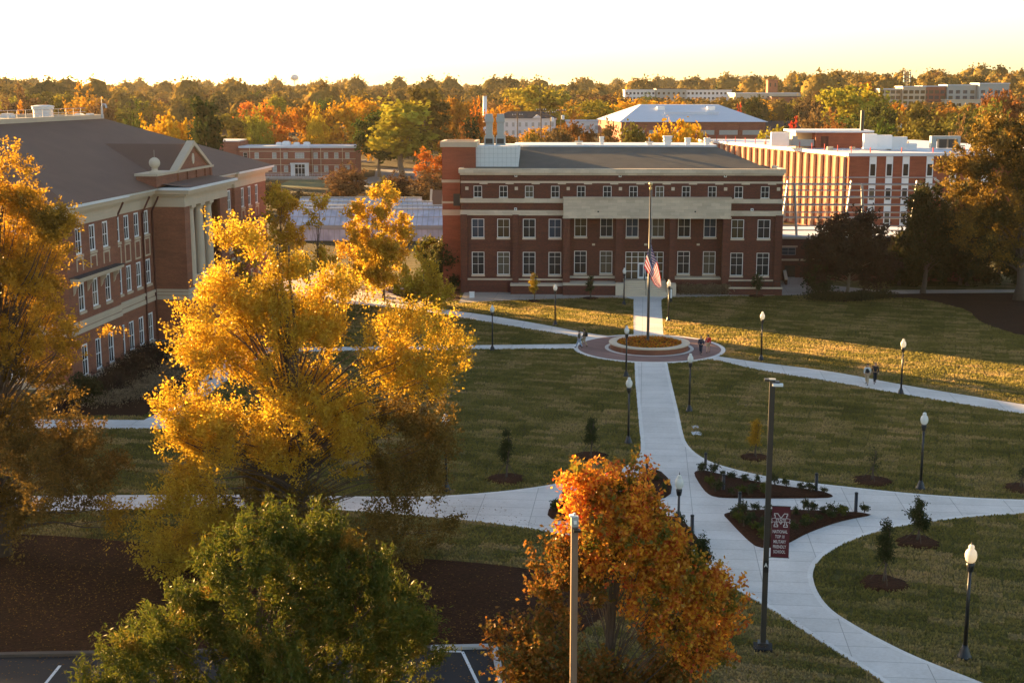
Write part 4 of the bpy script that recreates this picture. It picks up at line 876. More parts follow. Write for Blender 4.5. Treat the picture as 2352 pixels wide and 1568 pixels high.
for i, (x, Y, z, w_, l) in enumerate([(85, 520, 12.4, 24, 'dark gabled roof house with white wall right of the gym'), (96, 500, 11.0, 12, 'small white walled house under dark roof beside the red maples'), (118, 470, 11.2, 16, 'dark roofed house with white end chimney among right hand trees')]):
    g_ = gz(x, Y); e_ = empty('gable_house', (x, Y, g_), 0, l, 'house'); MB().box(0, w_, 0, 10, 0, z - g_ - 3).build('wall', 'white_wall', e_)
    hh = z - g_ - 3; a = MB(); a.extr([(-.5, -.6, hh), (-.5, 10.6, hh), (-.5, 5, hh + 3.6)][::-1], (w_ + 1, 0, 0)); a.build('roof', 'roof_dark', e_)
    if i == 2: MB().box(w_ - .2, w_ + 1.0, 3, 4.4, 0, hh + 5).build('chimney', 'white_wall', e_)
far_block('far_shed', -150, -137, 420, 432, 1, 13.4, 'white_wall', 'roof_white', 'low white building just above the left roof edge at the photo side', (), 0)
wt = empty('water_tower', (-285, 1800, gz(-285, 1800)), 0, 'pale bulb water tower on thin legs above the far wooded skyline', 'water tower'); B0 = gz(-285, 1800)
MB().lathe([(1, 36.2 - B0), (4.2, 37.0 - B0), (5.5, 38.6 - B0), (5.6, 40.6 - B0), (4.6, 42.4 - B0), (2.4, 43.4 - B0), (.4, 43.8 - B0)], 20).build('tank', 'white_wall', wt, smooth=True)
for a_ in range(6): c_, s_ = math.cos(a_ * 1.047), math.sin(a_ * 1.047); MB().tube([(c_ * 6, s_ * 6, 0), (c_ * 4.6, s_ * 4.6, 38 - B0)], .3, 5).build('leg', 'white_wall', wt)
MB().tube([(0, 0, 0), (0, 0, 36.5 - B0)], .8, 8).build('riser', 'white_wall', wt)
ct = empty('phone_mast', (204, 710, gz(204, 710)), 0, 'lattice phone mast with antennas above the hillside dormitory', 'mast'); g_ = gz(204, 710); hh = 33.8 - g_
a = MB()
for s_ in ((-.6, -.6), (.6, -.6), (0, .7)): a.tube([(s_[0], s_[1], 0), (s_[0] * .6, s_[1] * .6, hh)], .10, 5)
for k in range(14): z = k * hh / 14; a.tube([(-.5, -.5, z), (.5, -.5, z + hh / 14)], .06, 4); a.tube([(.5, -.5, z), (0, .6, z + hh / 14)], .06, 4)
a.build('lattice', 'bronze_metal', ct)
a = MB()
for z in (hh - .6, hh - 2.6, hh - 4.6):
    for s_ in (-1, 1): a.box(s_ * 1.5 - .3, s_ * 1.5 + .3, -.3, .3, z - .7, z + .7); a.box(min(0, s_ * 1.5), max(0, s_ * 1.5), -.05, .05, z - .1, z + .1)
a.build('antennas', 'gray_metal', ct)
for i, (zx, zt, zb, Y, l) in enumerate([(710, 380, 560, 330, 'utility pole left of the white house'), (895, 340, 560, 340, 'tall utility pole with crossarm before the white house'), (968, 360, 520, 350, 'utility pole with grey transformers, left of the cylinder one'), (1050, 345, 480, 350, 'utility pole carrying a large white transformer near the gym')]):
    q = Q(*C3(zx, zt), Y); e_ = empty('utility_pole', (q.x, Y, 0), R(20), l, 'utility pole', 'utility poles')
    MB().tube([(0, 0, 0), (0, 0, q.z)], [.18, .12], 7).build('pole', 'bark', e_); a = MB(); a.box(-1.3, 1.3, -.07, .07, q.z - .8, q.z - .62)
    if i in (1, 2): a.box(-1.3, 1.3, -.07, .07, q.z - 1.8, q.z - 1.62)
    a.build('crossarm', 'bark', e_)
    if i >= 2: MB().lathe([(.1, q.z - 3), (.42, q.z - 2.9), (.42, q.z - 1.95), (.15, q.z - 1.8)], 9, .55, 0).build('transformer', 'white_frame', e_)
    a = MB()
    for x in (-1.2, -.6, .6, 1.2): a.lathe([(.05, q.z - .62), (.09, q.z - .5), (.04, q.z - .35)], 6, x, 0)
    a.build('insulator', 'white_frame', e_)
# ------------------------------------------------------------------ trees
def leaf_mesh(name, C_, A_, L_, Wd, mat, seed=0, N_=None):
    """many small leaf faces: centres, long axes, lengths, widths"""
    r = np.random.default_rng(seed); n = len(C_)
    A_ = A_ / np.maximum(np.linalg.norm(A_, axis=1, keepdims=True), 1e-6); q = r.normal(size=(n, 3)) if N_ is None else N_ / np.maximum(np.linalg.norm(N_, axis=1, keepdims=True), 1e-6) + r.normal(size=(n, 3)) * .28; S_ = np.cross(A_, q); S_ /= np.maximum(np.linalg.norm(S_, axis=1, keepdims=True), 1e-6)
    L_ = (np.ones(n) * L_ * r.uniform(.65, 1.3, n))[:, None]; Wd = (np.ones(n) * Wd * r.uniform(.7, 1.25, n))[:, None]
    v = np.stack([C_ - A_ * L_ / 2, C_ + S_ * Wd / 2 - A_ * L_ * .08, C_ + A_ * L_ / 2, C_ - S_ * Wd / 2 - A_ * L_ * .08], 1).reshape(-1, 3).astype(np.float32)
    me = bpy.data.meshes.new(name); me.vertices.add(n * 4); me.vertices.foreach_set('co', v.ravel()); me.loops.add(n * 4); me.loops.foreach_set('vertex_index', np.arange(n * 4, dtype=np.int32))
    me.polygons.add(n); me.polygons.foreach_set('loop_start', np.arange(0, n * 4, 4, dtype=np.int32)); me.polygons.foreach_set('loop_total', np.full(n, 4, dtype=np.int32)); me.update(calc_edges=True)
    me.materials.append(M[mat]); return me
def crown(blobs, n_leaf, seed, L=.2, W=.1, rc=.35, dens=14, up=.3, sub=.34, fill=.22, nrm=False):
    r = np.random.default_rng(seed); cen = []; subs = []
    vol = np.array([(b[3] * b[4] * b[5]) ** (2 / 3.) * (b[6] if len(b) > 6 else 1) for b in blobs]); vol = vol / vol.sum(); C_ = []; A_ = []; N_ = []
    for b, w in zip(blobs, vol):
        n_s = max(3, int(dens * (b[3] * b[5]) ** .5 / 1.6)); nl = int(n_leaf * w); rm = (b[3] + b[4] + b[5]) / 3
        d = r.normal(size=(n_s, 3)); d /= np.linalg.norm(d, axis=1, keepdims=True); d[:, 2] = np.where(d[:, 2] < -.35, -d[:, 2] * .6, d[:, 2])
        f = r.uniform(.35, 1.12, n_s)[:, None]; sc_ = np.array(b[3:6]); p = np.array(b[:3]) + d * f * sc_ * (1 - sub * .55); rs = rm * sub * r.uniform(.45, 1.45, n_s)
        subs += [tuple(x) for x in p]
        nf = int(nl * fill)
        if nf > 6:
            nc = max(3, nf // 26); dd = r.normal(size=(nc, 3)); dd /= np.linalg.norm(dd, axis=1, keepdims=True); lobe = .70 + .42 * np.abs(np.sin(dd[:, 0] * 3.1 + seed) * np.cos(dd[:, 2] * 3.7 + seed * 2)) ; cc = np.array(b[:3]) + dd * ((r.uniform(.3, 1.1, nc) * lobe)[:, None]) * sc_; idx = r.integers(0, nc, nf)
            C_.append(cc[idx] + r.normal(size=(nf, 3)) * rc * 1.25); A_.append(dd[idx] * .6 + np.array([0, 0, up]) + r.normal(size=(nf, 3)) * .7); N_.append(dd[idx])
        wts = rs ** 2; wts /= wts.sum(); cnt = (wts * nl * (1 - fill)).astype(int)
        for k in range(n_s):
            m = cnt[k]
            if m < 4: continue
            ncl = max(2, m // 22); dd = r.normal(size=(ncl, 3)); dd /= np.linalg.norm(dd, axis=1, keepdims=True)
            cc = p[k] + dd * (r.uniform(.35, 1.0, ncl)[:, None]) * rs[k] * np.array([1.1, 1.1, .85])
            idx = r.integers(0, ncl, m); g = r.normal(size=(m, 3)) * rc
            out = dd[idx] * .8 + np.array([0, 0, up])
            t = r.uniform(-1, 1, m)[:, None]; tw = (out + r.normal(size=(ncl, 3))[idx] * .5)
            C_.append(cc[idx] + g * .75 + tw * t * rc * 2.6); A_.append(out + r.normal(size=(m, 3)) * .7); N_.append(dd[idx] * .5 + d[k] * .6)
    if nrm: return np.concatenate(C_), np.concatenate(A_), subs, np.concatenate(N_)
    return np.concatenate(C_), np.concatenate(A_), subs
def twig_crown(blobs, n_leaf, seed, tl=1.0, rc=.11, per=26, up=.6, gap=.0, tw=7, down=0.0):
    r = np.random.default_rng(seed); vol = np.array([b[3] * b[4] * b[5] * (b[6] if len(b) > 6 else 1) for b in blobs]) ** .8; vol /= vol.sum(); E_ = []; O_ = []; ctr = np.array([sum(b[0] for b in blobs) / len(blobs), sum(b[1] for b in blobs) / len(blobs), min(b[2] for b in blobs) - 1])
    NE = int(n_leaf / per / tw); 
    for b, w in zip(blobs, vol):
        m = int(NE * w * 2.6) + 4; d = r.normal(size=(m, 3)); d /= np.linalg.norm(d, axis=1, keepdims=True); rad = r.uniform(0, 1, m) ** .42
        p = np.array(b[:3]) + d * rad[:, None] * np.array(b[3:6]) * np.array([.88, .88, .92]); ph = seed * 1.7
        nz = np.sin(p[:, 0] * 1.5 + ph) * np.sin(p[:, 1] * 1.3 + ph * 2) + .8 * np.sin(p[:, 2] * 1.7 + ph * 3 + p[:, 0] * .8)
        k = np.nonzero(nz > gap - 1.4 * r.uniform(0, 1, m) ** 3)[0][:max(3, int(NE * w))]; E_.append(p[k]); O_.append(p[k] - np.array(b[:3]))
    E_ = np.concatenate(E_); O_ = np.concatenate(O_); O_ /= np.maximum(np.linalg.norm(O_, axis=1, keepdims=True), .01); R_ = E_ - ctr; R_ /= np.linalg.norm(R_, axis=1, keepdims=True)
    n_e = len(E_); idx = np.repeat(np.arange(n_e), tw); D_ = O_[idx] * .45 + R_[idx] * .5 + np.array([0, 0, up]) + r.normal(size=(n_e * tw, 3)) * .5; D_ /= np.linalg.norm(D_, axis=1, keepdims=True); T_ = tl * r.uniform(.35, 1.35, n_e * tw)
    cntl = np.maximum(3, (per * T_ / tl * r.uniform(.5, 1.4, n_e * tw)).astype(int)); j = np.repeat(np.arange(n_e * tw), cntl); t = r.uniform(.05, 1, len(j)); drop = np.zeros((len(j), 3)); drop[:, 2] = -down * t * t * T_[j]
    C_ = E_[idx][j] + D_[j] * (t * T_[j])[:, None] + drop + r.normal(size=(len(j), 3)) * (rc * (1.15 - .5 * t))[:, None]; A_ = D_[j] * .6 + r.normal(size=(len(j), 3)) * .7
    return C_, A_, [tuple(x) for x in E_[r.permutation(n_e)[:260]]]
def trunk_mb(blobs, subs, tr, seed, lean=(0, 0), nb=60, forks=1, top=None):
    rng = random.Random(seed); mb = MB(); zt = top or max(b[2] + b[5] * .5 for b in blobs); zb = min(b[2] for b in blobs)
    bx = sum(b[0] for b in blobs) / len(blobs); by = sum(b[1] for b in blobs) / len(blobs)
    def path(z):
        t = z / zt; return Vector((lean[0] * t + bx * t * t * .5 + .15 * math.sin(z * .7), lean[1] * t + by * t * t * .5 + .12 * math.cos(z * .9), z))
    N = 9; mb.tube([path(zt * i / N * .92) for i in range(N + 1)], [tr * (1.35 if i == 0 else 1) * (1 - .9 * i / N) + .02 for i in range(N + 1)], 9)
    if subs:
        pick = subs if len(subs) <= nb else rng.sample(subs, nb)
        for s in pick:
            s = Vector(s); z0 = max(zb * .25, min(s.z * .62, zt * .82)) * rng.uniform(.8, 1.05); a = path(z0); r0 = max(.022, tr * rng.uniform(.12, .34) * (1 - z0 / zt)); mid = a.lerp(s, .5) + Vector((rng.uniform(-.3, .3), rng.uniform(-.3, .3), rng.uniform(.0, .1) * (s - a).length))
            mb.tube([a, a.lerp(mid, .5) + Vector((0, 0, .1)), mid, mid.lerp(s, .5) + Vector((0, 0, -.03 * (s - a).length)), s], [r0, r0 * .75, r0 * .55, r0 * .35, .012], 5, cap=False)
    return mb
def tree(name, label, cat, base, blobs, mat, n, seed, L=.2, W=.1, rc=.35, dens=14, tr=.3, up=.3, sub=.34, nb=60, group=None, bark='bark', color=None, crownname='crown', lean=(0, 0), twig=None, lower=None):
    e_ = empty(name, base, 0, label, cat, group); full = blobs
    if lower:      # browner foliage on the low limbs, some of its shade put into the colour
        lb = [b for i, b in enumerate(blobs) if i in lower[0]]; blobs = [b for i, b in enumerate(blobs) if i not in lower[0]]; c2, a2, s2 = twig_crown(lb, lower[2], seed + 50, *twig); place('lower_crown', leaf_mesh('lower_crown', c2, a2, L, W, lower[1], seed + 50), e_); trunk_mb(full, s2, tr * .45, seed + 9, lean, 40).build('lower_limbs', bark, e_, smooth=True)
    C_, A_, subs = twig_crown(blobs, n, seed, *twig) if twig else crown(blobs, n, seed, L, W, rc, dens, up, sub)
    o = place(crownname, leaf_mesh('crown', C_, A_, L, W, mat, seed), e_)
    if color: o.color = c4(color)
    trunk_mb(blobs, subs, tr, seed, lean, nb).build('trunk', bark, e_, smooth=True); return e_
def bp(Yc, x0, x1, y0, y1, base, dY=0, ry=None, w=1.0):
    c = Q((x0 + x1) / 2, (y0 + y1) / 2, Yc + dY); a = Q(x0, (y0 + y1) / 2, Yc + dY); t = Q((x0 + x1) / 2, y0, Yc + dY); rx = c.x - a.x; rz = t.z - c.z
    return (c.x - base[0], c.y - base[1], c.z - base[2], rx, ry or (rx * .8 + rz * .2), rz, w)
# big yellow tree in the middle
b1 = P(690, 1272); Y = b1.y
B = [bp(Y, *q[:4], b1, *(q[4:])) for q in [(520, 590, 470, 600, -1), (480, 545, 520, 640, 0), (555, 610, 540, 680, 1), (455, 550, 600, 760, 1.5), (385, 600, 650, 880, 0), (480, 800, 660, 930, 1), (720, 850, 620, 800, 2), (590, 720, 590, 760, 0), (800, 1085, 715, 930, 1), (340, 600, 860, 1140, -1.5), (540, 900, 850, 1130, 0), (830, 1075, 900, 1210, 1, None, .75), (310, 560, 1090, 1370, -2), (470, 800, 1080, 1330, 0), (800, 1080, 1160, 1320, -1, None, .6), (900, 1040, 1000, 1120, 2, None, .5)]]
B = [b[:3] + (b[3] * .98, b[4] * .95, b[5] * .96) + b[6:] for b in B]
tree('yellow_tree', 'largest yellow tree, with many rising limbs, in front of the columned brick hall', 'tree', b1, B, 'leaf_gold', 165000, 11, L=.165, W=.10, tr=.45, nb=150, twig=(1.15, .15, 24, .65, .12), lower=((11, 13, 14, 15), 'leaf_bronze_shaded', 52000))
# left edge tree
b2 = P(0, 1275); Y = b2.y
B = [bp(Y, *q[:4], b2, *(q[4:])) for q in [(-40, 75, 345, 520, 0), (-90, 150, 430, 690, 1), (70, 178, 470, 640, -1), (-150, 175, 600, 860, 0), (120, 255, 720, 850, -1, None, .5), (-140, 170, 800, 1040, 1), (-150, 270, 930, 1190, -1), (60, 290, 980, 1180, 1, None, .8), (215, 285, 1130, 1240, -1, None, .8), (-160, 120, 1080, 1260, 0)]]
tree('yellow_tree', 'golden tree at the left edge of the photo, top leafy and lower limbs in shade', 'tree', b2, B, 'leaf_olive_gold', 76000, 12, L=.175, W=.10, tr=.45, nb=150, twig=(1.15, .14, 26, .25, .1, 7, .35), lower=((5, 6, 7, 9), 'leaf_bronze_shaded', 60000))
# green tree in front
b3 = Vector((P(650, 1568).x * .85, 41, 0)); Y = 41
B = [bp(Y, *q[:4], b3, *(q[4:])) for q in [(550, 720, 1165, 1310, 0), (640, 810, 1190, 1330, 1), (450, 680, 1200, 1440, -1), (620, 880, 1240, 1470, 0), (340, 600, 1340, 1560, 0), (740, 1010, 1300, 1540, 0), (190, 480, 1430, 1720, 0), (470, 900, 1400, 1760, -1), (800, 1020, 1420, 1720, 1), (300, 900, 1600, 1850, 0)]]
tree('oak_tree', 'bushy dark green oak with fine narrow leaves at the bottom of the photo', 'tree', b3, B, 'leaf_green', 210000, 13, L=.19, W=.05, tr=.3, nb=60, twig=(.8, .085, 30, .75, -.6))
# orange tree
b4 = Vector((P(1400, 1568).x * .8, 43, 0)); Y = 43
B = [bp(Y, *q[:4], b4, *(q[4:])) for q in [(1295, 1400, 1068, 1180, 0), (1430, 1480, 1075, 1130, 1, None, .5), (1380, 1520, 1080, 1230, 0), (1480, 1565, 1085, 1230, 0, None, .8), (1270, 1550, 1120, 1380, 0), (1205, 1400, 1230, 1480, 0), (1430, 1610, 1230, 1480, 0), (1520, 1690, 1310, 1540, 0), (1170, 1400, 1400, 1640, 0), (1110, 1280, 1440, 1560, 0), (1350, 1650, 1420, 1740, 0), (1160, 1600, 1560, 1800, 0)]]
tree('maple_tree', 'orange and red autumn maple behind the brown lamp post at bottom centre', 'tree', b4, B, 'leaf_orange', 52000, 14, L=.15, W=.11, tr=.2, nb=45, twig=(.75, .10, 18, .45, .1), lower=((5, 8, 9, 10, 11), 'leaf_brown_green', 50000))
# yellow trees between the halls
def ytree(px, py, blobs, lab, seed, n=15000, mat='leaf_gold', L=.34, W=.22, tr=.16, **k):
    b = P(px, py); Bs = [bp(b.y, *q[:4], b, *(q[4:])) for q in blobs]; return tree('yellow_tree', lab, 'tree', b, Bs, mat, n, seed, L=L, W=W, tr=tr, nb=40, twig=(1.1, .2, 12, .7, .0), group='young yellow trees between the halls', **k)
ytree(648, 690, [(605, 690, 418, 520), (600, 700, 480, 610), (620, 690, 590, 650)], 'yellow tree with visible pale trunk, nearest the far end of the columned hall', 21, 7500, tr=.09)
ytree(735, 700, [(695, 760, 440, 540), (690, 775, 520, 650, 0, None, .6), (700, 800, 600, 700, 0, None, .6)], 'sparse yellow tree in front of the glasshouses, left of the dense golden one', 22, 3800, tr=.09)
ytree(880, 690, [(845, 920, 430, 520), (795, 855, 470, 560), (900, 948, 490, 580), (800, 940, 510, 650), (810, 930, 590, 670)], 'dense golden tree in front of the glasshouses', 23, 24000)
ytree(975, 735, [(930, 1010, 595, 680), (900, 1050, 630, 710)], 'low round yellow tree beside the green bush at the corner of the brick hall', 24, 7000)
ytree(560, 720, [(520, 600, 560, 680), (500, 620, 640, 740)], 'yellow tree half hidden between the big yellow tree and the columned hall', 25, 3500, tr=.09)
ytree(800, 650, [(760, 850, 560, 650)], 'small olive yellow tree between the sparse and the dense golden trees', 26, 3000, 'leaf_olive_gold', tr=.07)
# dark trees at right
def dtree(name, px, py, blobs, lab, seed, n, mat='leaf_dark', tr=.35, L=.38, W=.24, **k):
    b = P(px, py); Bs = [bp(b.y, *q[:4], b, *(q[4:])) for q in blobs]; return tree(name, lab, 'tree', b, Bs, mat, n, seed, L=L, W=W, tr=tr, nb=50, twig=(1.3, .25, 16, .4, -.5), **k)
leafmat('leaf_myrtle', (.085, .045, .025), (.05, .035, .02)); leafmat('leaf_rust', (.34, .20, .03), (.14, .09, .02), c3=(.07, .06, .015), s3=.35, f3=(.45, .6))
dtree('crape_myrtle', 1945, 682, [(1850, 2050, 500, 640), (1840, 1960, 560, 650), (1940, 2065, 560, 660), (1900, 2020, 488, 560)], 'dark rounded multi stemmed tree in front of the low brick wing', 31, 26000, 'leaf_myrtle', tr=.2, bark='bark_pale')
dtree('oak_tree', 2340, 690, [(2200, 2352, 270, 420), (2150, 2300, 330, 480), (2250, 2450, 300, 520), (2180, 2400, 430, 620), (2300, 2500, 250, 450)], 'tall broad oak at the right edge, sunlit top and thick trunk', 32, 52000, 'leaf_rust', tr=.55)
dtree('oak_tree', 2120, 674, [(2070, 2200, 480, 620), (2080, 2180, 430, 540, 0, None, .6)], 'dark tree with slim straight trunk between the round tree and the broad right oak', 33, 20000, 'leaf_dark', tr=.28)
dtree('oak_tree', 2222, 656, [(2170, 2290, 460, 610), (2180, 2270, 420, 520)], 'dark tree standing behind the pale path, left of the broad right oak', 34, 16000, 'leaf_myrtle', tr=.25)
for i, (x, w_, t) in enumerate([(2065, 70, 560), (2125, 100, 500), (2205, 120, 470), (2290, 130, 460), (2365, 130, 480)]):
    dtree('hedge_tree', x, 655, [(x - w_ / 1.5, x + w_ / 1.5, t, 650)], '%s dark dense bush of the row behind the pale path at right' % ORD[i + 1], 40 + i, 15000, 'leaf_dark', tr=.2, L=.5, W=.34, group='dark bushes behind the right path')
dtree('magnolia_tree', 1020, 662, [(985, 1060, 570, 650), (990, 1056, 600, 672)], 'dark green rounded bush at the left corner of the long brick hall', 47, 10000, 'leaf_dark', tr=.12)
dtree('shrub', 995, 640, [(965, 1020, 560, 600)], 'light green shrub behind the magnolia beside the brick tower', 48, 4000, 'leaf_green', tr=.1)
dtree('shrub', 1880, 683, [(1862, 1900, 625, 680)], 'small grey green tree at the left foot of the dark round tree', 49, 4000, 'leaf_shrub', tr=.06)

# background trees : a few crowns shared by copies, each tree its own object
def proto(kind, seed):
    if kind == 'round': bl = [(0, 0, 8.5, 4.6, 4.6, 4.6), (-2, 1, 6, 3.6, 3.6, 3.6), (2.2, -1, 6.2, 3.6, 3.6, 3.4), (0, 0, 3.6, 4.4, 4.4, 3.2)]
    elif kind == 'broad': bl = [(-2.4, 0, 8.5, 3.6, 3.6, 3.6), (2.0, 1, 9.5, 3.8, 3.8, 3.6), (0, -1, 6, 5.0, 5.0, 3.8), (-3, 1, 4, 3, 3, 3), (3, 0, 4, 3, 3, 3)]
    elif kind == 'tall': bl = [(0, 0, 10.5, 2.8, 2.8, 3.0), (0, 0, 7.5, 3.8, 3.8, 3.6), (.5, 0, 4, 3.8, 3.8, 3.6)]
    elif kind == 'open': bl = [(-1.5, 0, 10.5, 2.4, 2.4, 2.4, .7), (2.2, 0, 9.2, 2.6, 2.6, 2.4, .7), (-2.6, 1, 7, 2.6, 2.6, 2.2, .7), (1.5, -1, 6.2, 3, 3, 2.4, .7), (0, 0, 3.4, 3.4, 3.4, 2.6, .6)]
    else: bl = [(0, 0, 12.3, 2.0, 2.0, 1.3), (1.6, .5, 10.8, 2.4, 2.4, .9), (-1.7, -.5, 10.0, 2.4, 2.2, .9), (2.2, 0, 8.6, 2.6, 2.4, .8), (-2.3, .6, 7.6, 2.6, 2.4, .8), (1.4, -.8, 6.3, 2.6, 2.4, .7), (-1.2, 0, 5.0, 2.2, 2.2, .6)]
    C_, A_, subs, N_ = crown(bl, 4200 if kind != 'open' else 2600, seed, L=.6, W=.5, rc=.34, dens=12, sub=.36, fill=.15, nrm=True)
    k = 14 / C_[:, 2].max() if kind != 'pine' else 1.0
    return leaf_mesh('crown', C_, A_, .62, .5, 'leaf_any', seed, N_), trunk_mb(bl, subs, .28, seed, nb=14).mesh('trunk', 'bark' if kind != 'pine' else 'bark_pale')
PR = {}
for kd in ('round', 'broad', 'tall', 'open', 'pine'):
    for s_ in range(2): PR[(kd, s_)] = proto(kd, 100 + s_ * 7 + len(kd))
COLS = {'golden': (.72, .42, .03), 'yellow green': (.36, .31, .035), 'olive': (.17, .15, .03), 'green': (.085, .12, .025), 'rust brown': (.30, .14, .04), 'orange': (.70, .28, .03), 'red': (.60, .07, .03), 'brown': (.16, .10, .045), 'tan': (.28, .19, .07), 'dark green': (.045, .06, .02), 'amber': (.50, .27, .03)}
KN = {'round': 'rounded', 'broad': 'broad', 'tall': 'tall narrow', 'open': 'open crowned', 'pine': 'layered pine'}
used = []; LAB = {}
def bgtree(X, Yc, h, w, kind, cn, lab, group='background trees', seed=0):
    ss_ = seed % 2; cm, tm = PR[(kind, ss_)]; g_ = gz(X, Yc); e_ = empty('pine_tree' if kind == 'pine' else 'tree', (X, Yc, g_ - .2), (seed * 2.399) % 6.28, lab, 'tree', group)
    e_.scale = (w / 10.0, w / 10.0, h / 13.4); j = random.Random(seed); c = COLS[cn]; f = j.uniform(.8, 1.25); o = place('crown', cm, e_); o.color = (c[0] * f * j.uniform(.9, 1.1), c[1] * f * j.uniform(.9, 1.1), c[2] * f, 1); place('trunk', tm, e_); used.append((X, Yc, w / 2)); return e_
hand = [(40, 206, 110, 470, 'round', 'brown', 'brown tree at the far left edge above the brown roof deck'), (120, 202, 100, 520, 'broad', 'olive', 'broad olive tree on the skyline left of the amber one'), (198, 202, 95, 430, 'round', 'amber', 'big amber tree above the flat deck of the brown roof'),
 (236, 218, 80, 400, 'broad', 'brown', 'brown tree just right of the big amber tree'), (52, 248, 80, 330, 'round', 'orange', 'rusty orange bush behind the left end of the roof deck'), (112, 248, 50, 335, 'round', 'orange', 'orange bush behind the round fan housing'),
 (305, 246, 60, 300, 'round', 'green', 'rounded green tree behind the right end of the roof deck'), (372, 246, 115, 290, 'broad', 'golden', 'bright golden tree behind the brown roof slope'), (470, 236, 120, 275, 'pine', 'dark green', 'dark layered pine left of the brick office'), (548, 244, 100, 420, 'broad', 'olive', 'olive tree behind the left end of the brick office'),
 (628, 228, 95, 425, 'open', 'orange', 'tall orange gold tree behind the brick office roof'), (718, 226, 105, 430, 'broad', 'amber', 'amber tree with dark base behind the middle of the brick office'), (730, 248, 56, 418, 'round', 'golden', 'small golden tree before the amber one behind the brick office'), (815, 210, 110, 425, 'broad', 'golden', 'largest golden tree behind the right end of the brick office'),
 (590, 250, 60, 410, 'round', 'yellow green', 'yellow green tree close behind the brick office, left part'), (1030, 213, 90, 440, 'broad', 'amber', 'amber olive tree right of the tall pines'), (1091, 234, 48, 440, 'round', 'orange', 'orange tree just left of the white chimney'), (1075, 262, 60, 380, 'round', 'dark green', 'dark green tree at the foot of the white chimney'), (1060, 300, 60, 330, 'round', 'rust brown', 'rust brown tree left of the brick tower top'),
 (1240, 186, 120, 520, 'broad', 'yellow green', 'tall green gold tree rising above the white house'), (1172, 232, 60, 530, 'round', 'amber', 'amber tree left of the tall green gold one'), (1130, 248, 50, 520, 'round', 'golden', 'yellow tree right of the white chimney'), (1378, 222, 90, 520, 'broad', 'yellow green', 'gold green tree left above the gym roof'), (1455, 220, 85, 540, 'broad', 'golden', 'golden tree above the left end of the gym ridge'), (1540, 224, 90, 545, 'round', 'amber', 'amber tree behind the gym ridge'), (1620, 226, 80, 545, 'round', 'tan', 'tan tree behind the right part of the gym ridge'),
 (1270, 282, 90, 300, 'broad', 'brown', 'brown bush behind the roof of the brick hall, left of the bare tree'), (1220, 300, 60, 290, 'round', 'olive', 'olive bush right of the grey exhaust stacks'), (1330, 262, 80, 330, 'open', 'rust brown', 'thin rust coloured tree before the sunlit gym wall'), (1400, 268, 60, 310, 'open', 'tan', 'nearly bare tree before the gym corner'), (1455, 278, 72, 300, 'tall', 'olive', 'dark olive cone shaped tree before the gym wall'), (1552, 259, 96, 300, 'broad', 'golden', 'bright golden tree before the middle of the gym wall'),
 (1697, 244, 26, 480, 'round', 'red', 'small red maple right of the gym roof'), (1728, 219, 50, 520, 'round', 'dark green', 'dark green tree before the far pale hall'), (1862, 212, 74, 560, 'broad', 'brown', 'brown tree right of the far dark hall'), (1965, 184, 135, 480, 'broad', 'yellow green', 'largest green gold tree on the right skyline'), (1876, 240, 70, 400, 'round', 'tan', 'tan tree below the largest right green gold one'), (2032, 220, 76, 430, 'broad', 'green', 'green tree left of the phone mast'), (2106, 223, 84, 400, 'broad', 'olive', 'olive tree below the hillside dormitory'), (2190, 246, 160, 310, 'broad', 'olive', 'very broad olive tree below the grey dormitory wings'),
 (2208, 279, 60, 285, 'round', 'tan', 'pale tan green tree before the very broad olive one'), (1768, 290, 84, 320, 'round', 'yellow green', 'bright yellow green bush left behind the cluttered white roof'), (1808, 276, 70, 330, 'round', 'dark green', 'dark green tree beside the red maple'), (1819, 270, 30, 345, 'round', 'red', 'bright red maple behind the cluttered white roof'), (1912, 262, 70, 350, 'round', 'rust brown', 'rust brown tree left of the black roof flue'), (2035, 275, 66, 320, 'round', 'green', 'rounded green tree right of the black roof flue'), (2100, 262, 90, 330, 'broad', 'olive', 'olive tree right behind the white roof machines'), (1978, 278, 50, 340, 'round', 'olive', 'small olive tree behind the plant room'), (2318, 192, 110, 380, 'broad', 'rust brown', 'rust brown tree at the right edge of the skyline'), (2280, 230, 90, 360, 'round', 'olive', 'olive tree left of the rust brown skyline tree'),
 (790, 376, 100, 298, 'round', 'brown', 'round brown gold tree on the lawn before the brick office'), (690, 432, 70, 265, 'broad', 'brown', 'low brown tree left of the small green lawn'), (988, 335, 70, 330, 'open', 'orange', 'thin orange tree left of the brick tower'), (985, 390, 90, 290, 'round', 'brown', 'low brown bush beside the brick tower'), (920, 395, 80, 300, 'round', 'brown', 'low brown hedge tree before the tall pines'), (620, 415, 60, 290, 'round', 'brown', 'brown bush at the end of the columned hall roof'), (880, 408, 60, 285, 'round', 'olive', 'olive hedge bush above the glasshouses')]
for i, (x, yt, w_, Yc, kind, cn, lab) in enumerate(hand):
    t = Q(x, yt, Yc); g_ = gz(t.x, Yc); wid = w_ / F * Yc * (1.18 if kind != 'tall' else 1.35); bgtree(t.x, Yc, max(3, t.z - g_), wid, kind, cn, lab, seed=i + 3)
for i, (x, yt, w_, Yc, lab) in enumerate([(920, 238, 130, 385, 'tall wide pine right of the brick office, golden in the sun'), (975, 207, 90, 400, 'taller pine with dark top behind the golden one'), (870, 262, 70, 392, 'shorter pine on the left side of the tall pair')]):
    t = Q(x, yt, Yc)
    for k in range(1): bgtree(t.x, Yc, t.z, w_ / F * Yc * 2.0, 'pine', ('yellow green', 'olive', 'green')[i], lab, seed=70 + i)
